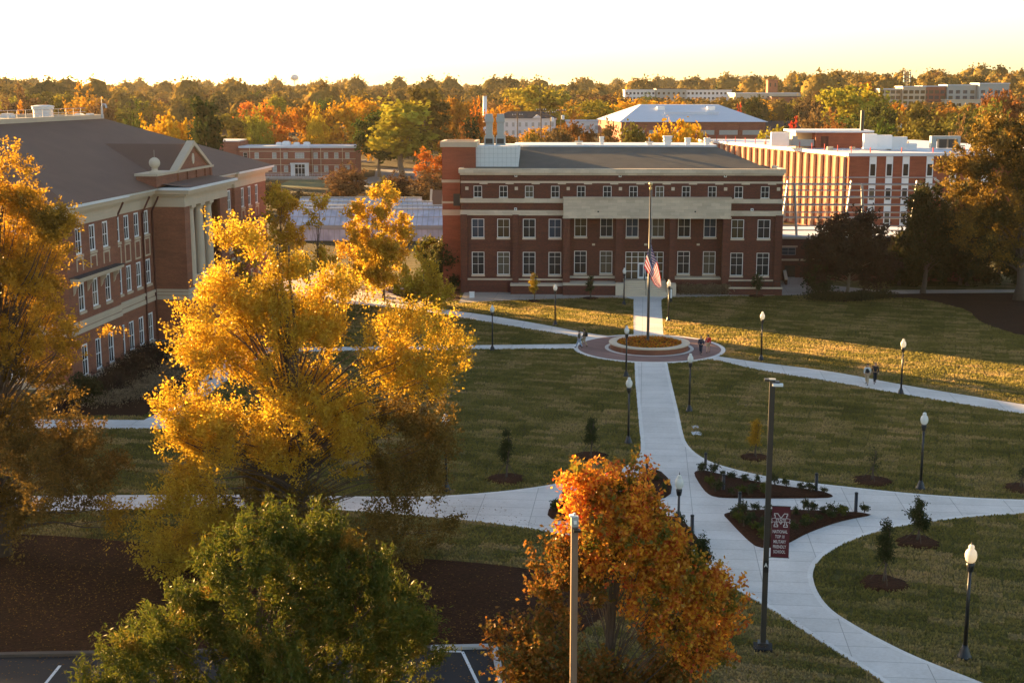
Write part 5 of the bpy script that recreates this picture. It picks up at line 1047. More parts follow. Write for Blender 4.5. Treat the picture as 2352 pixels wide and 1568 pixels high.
blocked = [(-90, -40, 370, 412), (20, 90, 430, 500), (-12, 36, 495, 516), (70, 150, 880, 925), (136, 196, 835, 885), (184, 258, 680, 722), (78, 135, 465, 535), (-40, -6, 360, 432), (-156, -130, 415, 440), (-14, -5, 480, 490)]
SEC = [(0, 250, 'above the left roof deck'), (250, 540, 'left of the office'), (540, 700, 'over the office left half'), (700, 860, 'over the office right half'), (860, 1100, 'between office and chimney'), (1100, 1340, 'above the white house'), (1340, 1700, 'above the gym'), (1700, 1900, 'around the far brick tower'), (1900, 2100, 'left of the phone mast'), (2100, 2352, 'right of the phone mast')]
rng = random.Random(77); cand = []
for row, (Yr, sp_, h0) in enumerate([(452, 13, 15.5), (520, 14, 15.5), (610, 15.5, 15.5), (730, 15.5, 15), (880, 17.5, 15), (1060, 19, 16)]):
    X = -Yr * .385
    while X < Yr * .385:
        x_ = X + rng.uniform(-2.5, 2.5); y_ = Yr + rng.uniform(-22, 22) * (Yr / 500); X += sp_
        if any(a < x_ < b and c - 16 < y_ < d + 3 for a, b, c, d in blocked) or any((x_ - u[0]) ** 2 + (y_ - u[1]) ** 2 < (u[2] * 1.1) ** 2 for u in used): continue
        h = h0 * rng.uniform(.68, 1.15); px = W0 / 2 + F * x_ / (y_ * .983 + 2)
        if px < 900 and Yr < 500: h *= .8
        # keep the far buildings in view
        for (bx0, bx1, yb, ymax) in ((1425, 1860, 840, 230), (2020, 2320, 680, 238), (1150, 1300, 495, 290), (1330, 1760, 440, 330)):
            if bx0 < px < bx1 and y_ < yb:
                zl = Q(px, ymax, y_).z; h = min(h, zl - gz(x_, y_))
        if h < 4: continue
        cand.append((row, px, x_, y_, h))
cn_w = ['golden', 'amber', 'amber', 'yellow green', 'yellow green', 'olive', 'olive', 'green', 'rust brown', 'brown', 'tan', 'orange', 'dark green', 'brown', 'olive', 'amber']
ROWN = ['front row', 'second row', 'third row', 'fourth row', 'fifth row', 'sixth row']; cnt = {}; tot = {}
pre = []
for row, px, x_, y_, h in sorted(cand, key=lambda c: (c[0], c[1])):
    cn = rng.choice(cn_w); kind = rng.choices(['round', 'broad', 'tall', 'open', 'pine'], [4, 5, 2, 2, 1])[0]; sec = next((s[2] for s in SEC if s[0] <= px < s[1]), 'at the photo edge'); key = (row, sec, cn, kind); cnt[key] = cnt.get(key, 0) + 1; pre.append((row, sec, cn, kind, cnt[key], x_, y_, h))
for i, (row, sec, cn, kind, k, x_, y_, h) in enumerate(pre[:225]):
    n_ = cnt[(row, sec, cn, kind)]; o_ = (ORD[k] + ' from left ' if n_ > 1 else ''); bgtree(x_, y_, h, h * rng.uniform(.95, 1.35) * (.75 if kind == 'tall' else 1), kind, cn, '%s%s %s tree, %s, %s' % (o_, cn, KN[kind], ROWN[row], sec), 'trees of the far wood', seed=200 + i)
# the far-off wood reads as one mass
def far_wood():
    rr = random.Random(4); V = []; Fc = []; NR, NS = 7, 12
    pts = [(rr.uniform(-.40, .40), rr.uniform(860, 2400)) for _ in range(1500)] + [(rr.uniform(-.40, .40), rr.uniform(2400, 5200)) for _ in range(900)] + [(rr.uniform(-.40, .40), rr.uniform(560, 1100)) for _ in range(520)]
    for a, y in pts:
        x = a * y
        if any(p - 3 < x < q + 3 and c - 25 < y < d + 6 for p, q, c, d in blocked): continue
        px = W0 / 2 + F * a / .985; h = rr.uniform(8, 15) * (1 + y / 12000) * (1.45 if rr.random() < .12 else 1); lim = 999
        for (bx0, bx1, yb, ymax) in ((1425, 1860, 840, 232), (2020, 2320, 680, 240), (645, 708, 9000, 199)):
            if bx0 < px < bx1 and y < yb: lim = Q(px, ymax, y).z - gz(x, y)
        h = min(h, lim)
        if h < 4: continue
        w_ = h * rr.uniform(.42, .62); g_ = gz(x, y); i0 = len(V); ph = rr.uniform(0, 9); f1, f2 = rr.uniform(2, 4), rr.uniform(3, 6)
        for i in range(NR + 1):
            th = math.pi * .62 * i / NR
            for j in range(NS):
                a_ = 2 * math.pi * j / NS; k = 1 + .16 * math.sin(f1 * a_ + ph + th * 3) + .13 * math.sin(f2 * a_ - ph * 2 + th * 5) + rr.uniform(-.10, .10)
                V.append((x + w_ * math.sin(th) * math.cos(a_) * k, y + w_ * math.sin(th) * math.sin(a_) * k, g_ + h * .42 + h * .58 * math.cos(th) * (k * .5 + .5)))
        for i in range(NR):
            for j in range(NS): b0 = i0 + i * NS + j; b1_ = i0 + i * NS + (j + 1) % NS; Fc.append((b0, b0 + NS, b1_ + NS, b1_))
    VV = np.array(V); n0 = len(VV) // ((NR + 1) * NS); r = np.random.default_rng(5); K = 150; ci = np.repeat(np.arange(n0), K); base = VV.reshape(n0, (NR + 1) * NS, 3); pk = r.integers(0, (NR + 1) * NS, len(ci)); P0 = base[ci, pk]; cen = base.mean(1)[ci]; top = base[:, 0][ci]; size = np.linalg.norm(top - cen, axis=1)
    C_ = P0 + r.normal(size=P0.shape) * (size * .13)[:, None]; N_ = P0 - cen; dist = P0[:, 1]; Lf = 1.2 + dist / 1200; fk = leaf_mesh('wood_leaves', C_, r.normal(size=C_.shape), Lf, Lf * .8, 'wood_leaf', 6, N_)
    tag(place('wood_foliage', fk), 'leafy outer foliage of the far autumn wood', 'wood', kind='stuff')
    V = [tuple(x) for x in (base.mean(1, keepdims=True) + (base - base.mean(1, keepdims=True)) * .86).reshape(-1, 3)]; me = bpy.data.meshes.new('wood'); me.from_pydata(V, [], Fc); me.materials.append(M['wood_leaf']); me.polygons.foreach_set('use_smooth', [True] * len(Fc))
    tag(place('wood', me), 'far autumn wood covering the land up to the horizon', 'wood', kind='stuff')
def wood_mat():
    m, t, b = newmat('wood_leaf'); v = objco(t); n = noise(t, v, .028, 4, .7)
    g = t.nodes.new('ShaderNodeValToRGB'); e = g.color_ramp.elements; e[0].position = .33; e[0].color = (.05, .065, .025, 1); e[1].position = .68; e[1].color = (.20, .11, .04, 1); q = e.new(.45); q.color = (.12, .10, .035, 1); q = e.new(.56); q.color = (.28, .19, .045, 1)
    t.links.new(n, g.inputs[0]); d = t.nodes.new('ShaderNodeBsdfDiffuse'); bn = nn(t, 'ShaderNodeBump', Strength=1.0, Distance=2.5); t.links.new(noise(t, v, .45, 4, .7), bn.inputs['Height']); t.links.new(bn.outputs[0], d.inputs['Normal']); tr = t.nodes.new('ShaderNodeBsdfTranslucent'); mx = t.nodes.new('ShaderNodeMixShader'); mx.inputs[0].default_value = .12
    t.links.new(g.outputs[0], d.inputs[0]); t.links.new(g.outputs[0], tr.inputs[0]); t.links.new(d.outputs[0], mx.inputs[1]); t.links.new(tr.outputs[0], mx.inputs[2]); t.links.new(mx.outputs[0], t.nodes['Material Output'].inputs[0]); M['wood_leaf'] = m
wood_mat(); far_wood()
# ------------------------------------------------------------------ planter, flagpole
pt = empty('round_planter', (CC.x, CC.y, ZP + .01), 0, 'raised round brick planter with white stone rim on the brick circle', 'planter')
mb = MB(); 
def ringl(r0, r1, z0, z1, mat, name, par, n=64):
    a = circ(r0, n, Vector((0, 0, 0))); b = circ(r1, n, Vector((0, 0, 0))); m_ = MB()
    for k in range(n):
        j = (k + 1) % n
        m_.quad((*b[k], z1), (*b[j], z1), (*a[j], z1), (*a[k], z1)); m_.quad((*b[k], z0), (*b[j], z0), (*b[j], z1), (*b[k], z1)); m_.quad((*a[j], z0), (*a[k], z0), (*a[k], z1), (*a[j], z1)); m_.quad((*a[k], z0), (*a[j], z0), (*b[j], z0), (*b[k], z0))
    return m_.build(name, mat, par)
ringl(3.3, 3.8, 0, .5, 'brick_warm', 'wall', pt); ringl(3.2, 3.95, .501, .62, 'stone', 'rim', pt)
MB().lathe([(3.31, .05), (3.31, .40), (1.5, .50), (.1, .52)], 40).build('soil', 'mulch', pt)
r = np.random.default_rng(8); n = 2600; a = r.uniform(0, 6.283, n); rad = 3.15 * np.sqrt(r.uniform(0, 1, n)); C_ = np.stack([rad * np.cos(a), rad * np.sin(a), .56 + r.uniform(-.08, .12, n)], 1)
o = place('flowers', leaf_mesh('flowers', C_, r.normal(size=(n, 3)), .16, .14, 'flowers', 8)); o.location = pt.location; tag(o, 'orange and yellow bedding flowers filling the round planter', 'flowers', kind='stuff')
C2_ = np.stack([rad[:2600] * np.cos(a[:2600] + 1), rad[:2600] * np.sin(a[:2600] + 1), .52 + r.uniform(-.08, .06, 2600)], 1); o = place('flower_foliage', leaf_mesh('f', C2_, r.normal(size=(2600, 3)), .2, .14, 'leaf_shrub', 8)); o.location = pt.location; tag(o, 'dark green leaves between the flowers of the round planter', 'foliage', kind='stuff')
fp = P(1488, 783, .5); FP = empty('flagpole', (fp.x, fp.y, .5), 0, 'tall tapering bronze flagpole with ball top standing in the round planter', 'flagpole')
top = Q(1490, 430, fp.y).z - .5
MB().lathe([(.32, 0), (.30, .12), (.16, .2), (.14, .3), (.13, 3), (.075, top)], 14).build('pole', 'bronze_metal', FP, smooth=True)
m_ = MB(); m_.lathe([(.03, top), (.03, top + .15)], 8); m_.ball((0, 0, top + .30), .2, 10); m_.build('ball', 'gold', FP, smooth=True); MB().lathe([(.07, top - .25), (.14, top - .2), (.14, top)], 10).build('truck', 'gold', FP)
MB().lathe([(.7, -.05), (.7, .04), (.66, .05)], 20).build('footing', 'concrete_edge', FP)
rope = MB().tube([(.13, -.05, 1.3), (.12, -.05, top - .2)], .012, 4).build('halyard', 'cloth_white', FP)
def flag():
    mb = MB(); NU, NV = 78, 52; Yp = fp.y - .12
    def pt_(zx, zy): q = Q(*C6(zx, zy), Yp); return Vector((q.x - fp.x, 0, q.z))
    Tt = [pt_(1379, 503), pt_(1402, 585), pt_(1428, 660), pt_(1446, 735), pt_(1453, 790)]; Bt = [pt_(1338, 672), pt_(1358, 700), pt_(1384, 745), pt_(1405, 785), pt_(1438, 808)]
    H = [pt_(1377, 505), pt_(1352, 600), pt_(1341, 672)]
    def cr(P_, t):
        t *= len(P_) - 1; i = min(int(t), len(P_) - 2); f = t - i; return P_[i].lerp(P_[i + 1], f)
    for j in range(NV + 1):
        for i in range(NU + 1):
            u = i / NU; v = j / NV; p = cr(Tt, u) * (1 - v) + cr(Bt, u) * v
            y = .10 * math.sin(v * 6 + u * 2.2) * (.25 + u) + .08 * math.sin(u * 7 + v * 3); x = .04 * math.sin(v * 5 + u * 5) * (u + .1)
            mb.v.append((p.x + x, y - .1, p.z))
    for j in range(NV):
        for i in range(NU):
            a_ = j * (NU + 1) + i; mb.f.append((a_, a_ + 1, a_ + NU + 2, a_ + NU + 1)); u = (i + .5) / NU; v = (j + .5) / NV; st = int(v * 13)
            m = 0 if st % 2 == 0 else 1
            if u < .42 and st < 7:
                cu = u / .42 * 11; cvv = v / (7 / 13) * 9; a1 = (cu % 1); b1_ = (cvv % 1); on = (int(cu) + int(cvv)) % 2 == 0
                m = 1 if on and .25 < a1 < .75 and .25 < b1_ < .75 else 2
            mb.m.append(m)
    o = mb.build('flag', ['flag_red', 'flag_white', 'flag_blue'], None, (fp.x, fp.y, 0), smooth=True)
    tag(o, 'United States stars and stripes flag hanging limp at half mast on the pole', 'flag')
flag()

# ------------------------------------------------------------------ lamps
def make_lamp():
    e_ = empty('street_lamp', (0, 0, 0))
    MB().lathe([(.30, 0), (.30, .06), (.24, .12), (.20, .30), (.13, .42), (.11, .5)], 12).build('base', 'black_metal', e_, smooth=True)
    MB().lathe([(.085, .45), (.075, 2.0), (.062, 3.45)], 12).build('post', 'black_metal', e_, smooth=True)
    MB().lathe([(.065, 3.40), (.12, 3.45), (.15, 3.62), (.17, 3.74), (.11, 3.78)], 12).build('collar', 'black_metal', e_, smooth=True)
    MB().lathe([(.10, 3.78), (.19, 3.86), (.23, 4.0), (.235, 4.1), (.20, 4.23), (.13, 4.31), (.10, 4.33), (.12, 4.38), (.10, 4.45), (.03, 4.50)], 16).build('globe', 'lamp_glass', e_, smooth=True)
    MB().lathe([(.03, 4.49), (.035, 4.53), (.012, 4.57), (.005, 4.66)], 8).build('finial', 'black_metal', e_)
    return e_
LP = make_lamp()
lamps = [(1433, 700, 613, 'lamp at the left foot of the hall steps'), (1535, 738, 640, 'lamp right of the flagpole beside the path to the hall steps'), (1275, 747, 650, 'lamp on the lawn between the yellow sapling and the flagpole'), (1131, 805, 698, 'lamp on the lawn left of the walkers, beside the thin west path'),
 (1438, 865, 745, 'lamp directly before the round planter'), (1443, 1018, 862, 'lamp left of the wide central path, below the planter'), (1583, 945, 808, 'lamp right of the wide central path, below the planter'), (1748, 827, 713, 'lamp just beyond the sunlit east path, between planter and right walkers'), (2069, 905, 775, 'lamp on the east path right of the two walkers'),
 (1025, 1127, 945, 'lamp seen through thin branches right of the big yellow tree'), (2114, 1123, 942, 'lamp on the right lawn above the side path'), (1556, 1290, 1085, 'lamp rising behind the right side of the orange maple'), (2215, 1510, 1243, 'nearest and largest lamp, at lower right on dark grass'),
 (147, 1130, 978, 'lamp whose globe shows through the left edge tree'), (484, 872, 793, 'lamp beside the brick terrace wall of the columned hall'), (795, 705, 636, 'lamp among the yellow trees, left one'), (939, 712, 640, 'lamp in the low round yellow tree, nearest the brick hall')]
for i, (x, yb, yt, lab) in enumerate(lamps):
    p = P(x, yb); t = Q(x, yt, p.y); s = (t.z) / 4.62; o = LP if i == 0 else copy_tree(LP)
    o.location = (p.x, p.y, .02); o.scale = (s * .95, s * .95, s); tag(o, 'black ' + lab, 'street lamp', 'black lamps with white globes')
# banner pole
bpz = P(1752, 1488); BPE = empty('banner_pole', bpz, R(-8), 'tall square dark light pole carrying the maroon banner, right of the orange maple', 'light pole')
h = Q(1778, 872, bpz.y).z
MB().prism([(-.42, -.42), (.42, -.42), (.42, .42), (-.42, .42)], 0, .12).build('footing', 'asphalt', BPE); mm = MB(); mm.box(-.24, .24, -.24, .24, .25, .32); mm.box(-.12, .12, -.12, .12, .32, h); mm.build('pole', 'bronze_metal', BPE)
mm = MB(); mm.box(-.35, -.13, -.14, .14, h - .06, h + .04); mm.box(.13, .3, -.16, .1, h - .28, h - .05); hd = mm.build('flood_head', 'bronze_metal', BPE); MB().box(.0, .45, -.36, -.1, h - .22, h - .12).build('flood_lamp', 'white_frame', hd); MB().box(-.14, .14, -.14, .14, h, h + .05).build('cap', 'gray_metal', BPE)
zt, zb_ = Q(1795, 1162, bpz.y).z, Q(1795, 1277, bpz.y).z; zA = Q(1760, 1295, bpz.y).z
mm = MB()
for z in (zt + .02, zb_ - .02): mm.tube([(.12, 0, z), (1.02, 0, z)], .022, 6)
arm = mm.build('banner_arm', 'bronze_metal', BPE)
bw = .80; bn = MB().box(.19, .19 + bw, -.01, .01, zb_, zt).build('banner', 'maroon', BPE)
MB().box(-.125, .125, -.125, .125, zA - .35, zA + .22).build('sign_band', 'black_metal', BPE)
def text(name, body, size, loc, mat, parent, sx=1.0, ext=.002, bold=0):
    c = bpy.data.curves.new(name, 'FONT'); c.body = body; c.size = size; c.align_x = 'CENTER'; c.extrude = ext; c.offset = bold; c.resolution_u = 2
    o = bpy.data.objects.new(name, c); col.objects.link(o); bpy.context.view_layer.update()
    me = bpy.data.meshes.new_from_object(o.evaluated_get(bpy.context.evaluated_depsgraph_get())); bpy.data.objects.remove(o)
    me.materials.clear(); me.materials.append(M[mat]); q = place(name, me, parent, loc); q.rotation_euler = (math.pi / 2, 0, 0); q.scale = (sx, 1, 1); return q
simple('banner_white', (.62, .58, .58), .6, .04)
for k, w_ in enumerate(['NATIONAL', 'TOP 10', 'MILITARY', 'FRIENDLY', 'SCHOOL']): text('lettering', w_, .21, (.19 + bw / 2 - .02, -.014, zt - 1.22 - k * .235), 'banner_white', bn, .62, bold=.004)
text('letter', 'A', .26, (0, -.13, zA - .08), 'white_wall', BPE, .8, bold=.008)
# the M crest crossed by a STATE ribbon
cx, cz, s = .19 + bw / 2, zt - .62, .29
Mo = [(-1, -1), (-.45, -1), (-.45, -.72), (-.6, -.72), (-.6, .25), (0, -.55), (.6, .25), (.6, -.72), (.45, -.72), (.45, -1), (1, -1), (1, -.72), (.88, -.72), (.88, .72), (1, .72), (1, 1), (.5, 1), (0, .3), (-.5, 1), (-1, 1), (-1, .72), (-.88, .72), (-.88, -.72), (-1, -.72)]
def outline(pts, w, y, mat, name, par):
    mb_ = MB(); n_ = len(pts)
    for k in range(n_):
        a_ = Vector(pts[k]); b_ = Vector(pts[(k + 1) % n_]); t = (b_ - a_).normalized() * w / 2; nn_ = Vector((-t.y, t.x)); a_ -= t; b_ += t
        mb_.quad(*[(q.x, y - .0003 * (k % 2), q.y) for q in (a_ - nn_, b_ - nn_, b_ + nn_, a_ + nn_)])
    return mb_.build(name, mat, par)
crest = outline([(cx + x * s, cz + z * s * 1.05) for x, z in Mo], .035, -.0125, 'banner_white', 'emblem', bn)
rb = MB().extr([(cx + x * s, -.0128, cz + z * s) for x, z in [(-1.35, -.28), (1.35, -.28), (1.35, .28), (-1.35, .28)]], (0, -.003, 0)); rb.build('ribbon', 'maroon', crest)
outline([(cx + x * s, cz + z * s) for x, z in [(-1.15, -.27), (1.15, -.27), (1.4, -.45), (1.3, -.1), (1.4, .2), (1.15, .3), (-1.15, .3), (-1.4, .2), (-1.3, -.1), (-1.4, -.45)]], .018, -.0165, 'banner_white', 'ribbon_edge', crest)
text('lettering', 'STATE', .17, (cx, -.0172, cz - .055), 'banner_white', crest, .95, bold=.003)
# brown pole in front
b5 = P(1316, 1568); Yp = 38.6; X5 = Q(1320, 1185, Yp).x; h5 = Q(1320, 1185, Yp).z
BP2 = empty('light_pole', (X5, Yp, 0), R(4), 'brown square light pole with camera head in front of the orange maple', 'light pole')
MB().box(-.1, .1, -.1, .1, 0, h5 - .3).build('pole', 'bark_pale' if 0 else 'pole_brown' if 'pole_brown' in M else 'bronze_metal', BP2)
mm = MB(); mm.box(-.11, .11, -.11, .11, h5 - .3, h5); mm.build('head', 'gray_metal', BP2)
mm = MB(); mm.box(-.06, .15, -.3, -.112, h5 - .42, h5 - .34); mm.build('louvre', 'black_metal', BP2); mm = MB(); mm.box(-.045, .045, -.16, -.111, h5 - .2, h5 - .1); mm.build('camera', 'white_frame', BP2)
mm = MB(); mm.tube([(-.02, -.05, h5), (-.02, -.05, h5 + .12)], .04, 7); mm.box(-.16, -.05, -.08, .08, h5 + .001, h5 + .05); mm.build('sensor', 'white_frame', BP2)
MB().prism([(-.35, -.35), (.35, -.35), (.35, .35), (-.35, .35)], 0, .2).build('footing', 'concrete_edge', BP2)

# ------------------------------------------------------------------ beds, bollards, shrubs
def bed(pts, name='planting_bed', h=.17):
    q = closed_smooth([P(*p) for p in pts], 1); q = ccw([(v.x, v.y) for v in q]); cx_ = sum(v[0] for v in q) / len(q); cy_ = sum(v[1] for v in q) / len(q); mb = MB(); n = len(q)
    rings = [[(v[0] + (cx_ - v[0]) * f, v[1] + (cy_ - v[1]) * f, z) for v in q] for f, z in ((0, ZP - .02), (.0, ZP + .02), (.06, ZP + h * .7), (.3, ZP + h), (.7, ZP + h * 1.1))]
    for a_, b_ in zip(rings, rings[1:]):
        for k in range(n): mb.quad(a_[k], a_[(k + 1) % n], b_[(k + 1) % n], b_[k])
    mb.poly(rings[-1]); tag(mb.build(name, 'mulch'), kind='structure')
E3l = lambda l: [E3(*p) for p in l]
bed(E3l([(66, 290), (85, 272), (125, 275), (200, 293), (300, 315), (420, 340), (560, 365), (700, 385), (820, 400), (905, 415), (925, 432), (880, 441), (600, 443), (300, 442), (190, 434), (145, 408), (110, 365)]))
bed(E3l([(250, 545), (265, 532), (330, 522), (500, 515), (800, 518), (1000, 530), (1110, 532), (1165, 545), (1050, 565), (950, 588), (850, 622), (750, 662), (690, 695), (640, 722), (560, 745), (460, 745), (400, 700), (330, 630), (275, 570)]))
bed([(1256, 1190), (1262, 1165), (1300, 1150), (1380, 1140), (1480, 1125), (1500, 1140), (1450, 1165), (1380, 1190), (1300, 1200)]); bed([(1440, 1120), (1490, 1075), (1530, 1090), (1548, 1130), (1520, 1150), (1470, 1140)]); bed([(1420, 1215), (1500, 1185), (1565, 1190), (1600, 1235), (1625, 1262), (1560, 1266), (1480, 1250)])
def shrub_mesh(seed, r_=.42, h_=.55, n=420, mat='leaf_shrub', L=.13):
    C_, A_, s_ = crown([(0, 0, h_ * .6, r_, r_, h_ * .5)], n, seed, L=L, W=L * .6, rc=.07, dens=9, sub=.4); return leaf_mesh('shrub', C_, A_, L, L * .55, mat, seed), trunk_mb([(0, 0, h_ * .6, r_, r_, h_ * .5)], s_[:5], .03, seed, nb=5).mesh('stem', 'bark')
SM = [shrub_mesh(300 + k) for k in range(4)]; SO = [shrub_mesh(310 + k, .45, .5, 420, 'leaf_green') for k in range(2)]
def shrubs(pts, desc, group, olive=0):
    for i, (x, y) in enumerate(pts):
        p = P(x, y, ZP + .15); me = SM[i % 4] if not olive or i % 3 else SO[i % 2]; e_ = empty('shrub', (p.x, p.y, ZP + .12), i * 1.7, desc % ORD[i + 1], 'shrub', group); s_ = 1 + .2 * math.sin(i * 2.3); e_.scale = (s_ * .85, s_ * .85, s_ * (.85 + .2 * math.cos(i))); place('foliage', me[0], e_); place('stem', me[1], e_)
shrubs(E3l([(118, 272), (185, 285), (250, 303), (308, 315), (378, 328), (456, 340), (555, 358), (632, 364), (720, 380), (790, 392), (862, 402)]), 'small shrub %s from the left along the back edge of the upper bed', 'shrubs of the upper triangular bed')
shrubs(E3l([(170, 355), (210, 392), (300, 410), (360, 395), (430, 385), (410, 412), (500, 405)]), 'small shrub %s from the left along the front of the upper bed', 'shrubs of the upper triangular bed', 1)
shrubs(E3l([(320, 550), (355, 530), (385, 520), (455, 510), (520, 520), (690, 540), (760, 522), (806, 512), (858, 528), (920, 527), (985, 515), (1115, 522)]), 'small shrub %s from the left along the back edge of the banner bed', 'shrubs of the bed behind the banner')
shrubs(E3l([(350, 580), (385, 605), (430, 560), (440, 620), (500, 590), (480, 640), (490, 685), (685, 635), (735, 605), (780, 590), (830, 570), (910, 560), (980, 545), (620, 700)]), 'low shrub %s from the left inside the bed behind the banner', 'shrubs of the bed behind the banner', 1)
shrubs([(1275, 1168), (1300, 1158), (1330, 1165), (1480, 1085), (1505, 1100), (1525, 1125), (1560, 1205), (1585, 1235), (1550, 1240), (1530, 1215)], 'small shrub %s from the left in the beds behind the orange maple', 'shrubs behind the orange maple')
def bollard0():
    e_ = empty('bollard', (0, 0, 0)); MB().lathe([(.12, 0), (.12, .02), (.095, .03), (.095, .98)], 14).build('post', 'black_metal', e_, smooth=True); MB().lathe([(.085, .98), (.085, 1.02), (.10, 1.03), (.10, 1.12), (.02, 1.15)], 14).build('cap', 'black_metal', e_); return e_
BO = bollard0()
for i, (x, y, s, lab) in enumerate([(1620, 1080, 1.0, 'at the top left tip of the upper bed'), (1661, 1131, 1.0, 'in the left part of the upper bed'), (1874, 1133, 1.1, 'at the right end of the upper bed'), (1698, 1176, 1.05, 'at the left corner of the bed behind the banner'), (1965, 1179, 1.1, 'at the right end of the bed behind the banner'), (1486, 1093, 1.1, 'above the top of the orange maple'), (1294, 1165, 1.0, 'left of the orange maple crown'), (1589, 1233, 1.1, 'right of the lamp behind the orange maple'), (1775, 1240, 1.2, 'hidden beside the maroon banner')]):
    p = P(x, y); o = BO if i == 0 else copy_tree(BO); o.location = (p.x, p.y, ZP + .1); o.scale = (s, s, s * .95); tag(o, 'black bollard ' + lab, 'bollard', 'black bollards round the beds')
# young staked trees with mulch rings
def sapling(x, yb, ytop, wpx, rpx, lab, mat='leaf_shrub', n=2600, seed=0, sparse=1, stakes=True, L=.12):
    p = P(x, yb); dep = F / (p.y * .983 + 4.6); h = Q(x, ytop, p.y).z; w_ = wpx / dep / 2; rr = rpx / dep
    rg = empty('mulch_ring', (p.x, p.y, 0), 0, 'mulch mound under the ' + lab, 'mulch'); mm = MB().lathe([(rr, .0), (rr * .96, .05), (rr * .8, .13), (rr * .5, .15), (.05, .12)], 30); mm.v = [(v[0] * (1 + .07 * math.sin(3 * math.atan2(v[1], v[0]) + seed) + .05 * math.sin(7 * math.atan2(v[1], v[0]) + seed * 2)), v[1] * (1 + .07 * math.sin(3 * math.atan2(v[1], v[0]) + seed) + .05 * math.sin(7 * math.atan2(v[1], v[0]) + seed * 2)), v[2]) for v in mm.v]; mm.build('mound', 'mulch', rg)
    bl = [(0, 0, h * .42, w_, w_, h * .16), (0, 0, h * .62, w_ * .85, w_ * .85, h * .2), (0, 0, h * .84, w_ * .42, w_ * .42, h * .15)]
    e_ = tree('young_tree', lab, 'tree', (p.x, p.y, .1), bl, mat, n, seed, L=L, W=L * .55, rc=.09, dens=16, tr=.045, nb=30, sub=.4, group='young staked trees on the lawns')
    if stakes:
        s_ = MB()
        for k in range(3): a_ = k * 2.09 + .5; s_.tube([(math.cos(a_) * .8, math.sin(a_) * .8, -.1), (0.03 * math.cos(a_), .03 * math.sin(a_), h * .33)], .022, 5)
        s_.build('stakes', 'bark', e_)
sapling(1163, 1100, 985, 34, 45, 'young evergreen on the left lawn, nearer the big yellow tree', seed=401); sapling(1357, 1048, 957, 32, 40, 'young evergreen on the left lawn beside the lamp and central path', seed=402)
sapling(1734, 1051, 962, 30, 34, 'young olive tree just left of the banner pole top', 'leaf_olive_gold', seed=403); sapling(2003, 1105, 1025, 28, 46, 'nearly bare staked sapling on the right lawn', 'leaf_shrub', 260, 404); sapling(2030, 1340, 1192, 48, 56, 'tallest dark evergreen on the lower right lawn', n=3600, seed=405); sapling(2108, 1245, 1150, 46, 50, 'dark evergreen at the edge of the curving right path', n=3600, seed=406)
sapling(1612, 1330, 1235, 52, 30, 'dark young tree beside the path right of the orange maple', n=3400, seed=407); sapling(1227, 693, 628, 26, 16, 'yellow leaved sapling before the left part of the brick hall', 'leaf_gold', 1800, 408, stakes=False, L=.2); sapling(1356, 686, 634, 24, 20, 'thin dark sapling before the hall, left of the steps', n=900, seed=409, stakes=False, L=.2); sapling(1738, 681, 625, 34, 20, 'thin dark sapling before the right end of the brick hall', n=1300, seed=410, stakes=False, L=.2)
sapling(2345, 1122, 1060, 14, 42, 'bare sapling at the right photo edge', n=200, seed=411)
# hedges and planting near the halls
def hedge(name, pts, h_, w_, mat, n, lab, seed, L=.2):
    pp = [P(*q) for q in pts]; r = np.random.default_rng(seed); seg = [(a_, b_) for a_, b_ in zip(pp, pp[1:])]; ln_ = np.array([(b_ - a_).length for a_, b_ in seg]); k = r.choice(len(seg), n, p=ln_ / ln_.sum()); t = r.uniform(0, 1, n)
    A0 = np.array([tuple(s[0]) for s in seg])[k]; B0_ = np.array([tuple(s[1]) for s in seg])[k]; c = A0 + (B0_ - A0) * t[:, None]; c[:, 0] += r.normal(0, w_, n); c[:, 1] += r.normal(0, w_, n); c[:, 2] = .05 + h_ * r.uniform(0, 1, n) ** .7 * (1 + .25 * np.sin(c[:, 0] * 2.1) * np.cos(c[:, 1] * 1.7))
    o_ = pp[0]; c -= np.array([o_.x, o_.y, 0]); ob = place(name, leaf_mesh(name, c, r.normal(size=(n, 3)) + np.array([0, 0, 1.2]), L, L * .4, mat, seed), None, (o_.x, o_.y, 0)); tag(ob, lab, 'plants', kind='stuff')
simple('dry_grass', (.30, .24, .15), .9, .2)
leafmat('leaf_dry', (.30, .23, .14), (.16, .12, .07)); leafmat('leaf_hedge_red', (.075, .04, .025), (.045, .035, .018))
hedge('ornamental_grass', [C6(1560, 850), C6(1880, 850)], 1.2, .35, 'leaf_dry', 5000, 'dry ornamental grass clump below the right windows of the brick hall', 61)
hedge('hedge', [(245, 905), (290, 865), (370, 810)], 1.1, .9, 'leaf_hedge_red', 12000, 'dark reddish hedge along the foot of the columned hall', 62, .22)
hedge('ornamental_grass', [(230, 935), (330, 905), (420, 850), (445, 825)], .8, 1.0, 'leaf_dry', 9000, 'pale dry grasses in the bed before the columned hall', 63)
hedge('hedge', [(180, 925), (215, 930)], 2.0, .5, 'leaf_dark', 3500, 'dark upright shrubs at the near corner of the columned hall', 64, .25)
hedge('shrubs', [(1870, 690), (1950, 690), (2030, 684)], .8, .8, 'leaf_dark', 6000, 'dark low shrubs at the foot of the round dark tree', 65, .3)
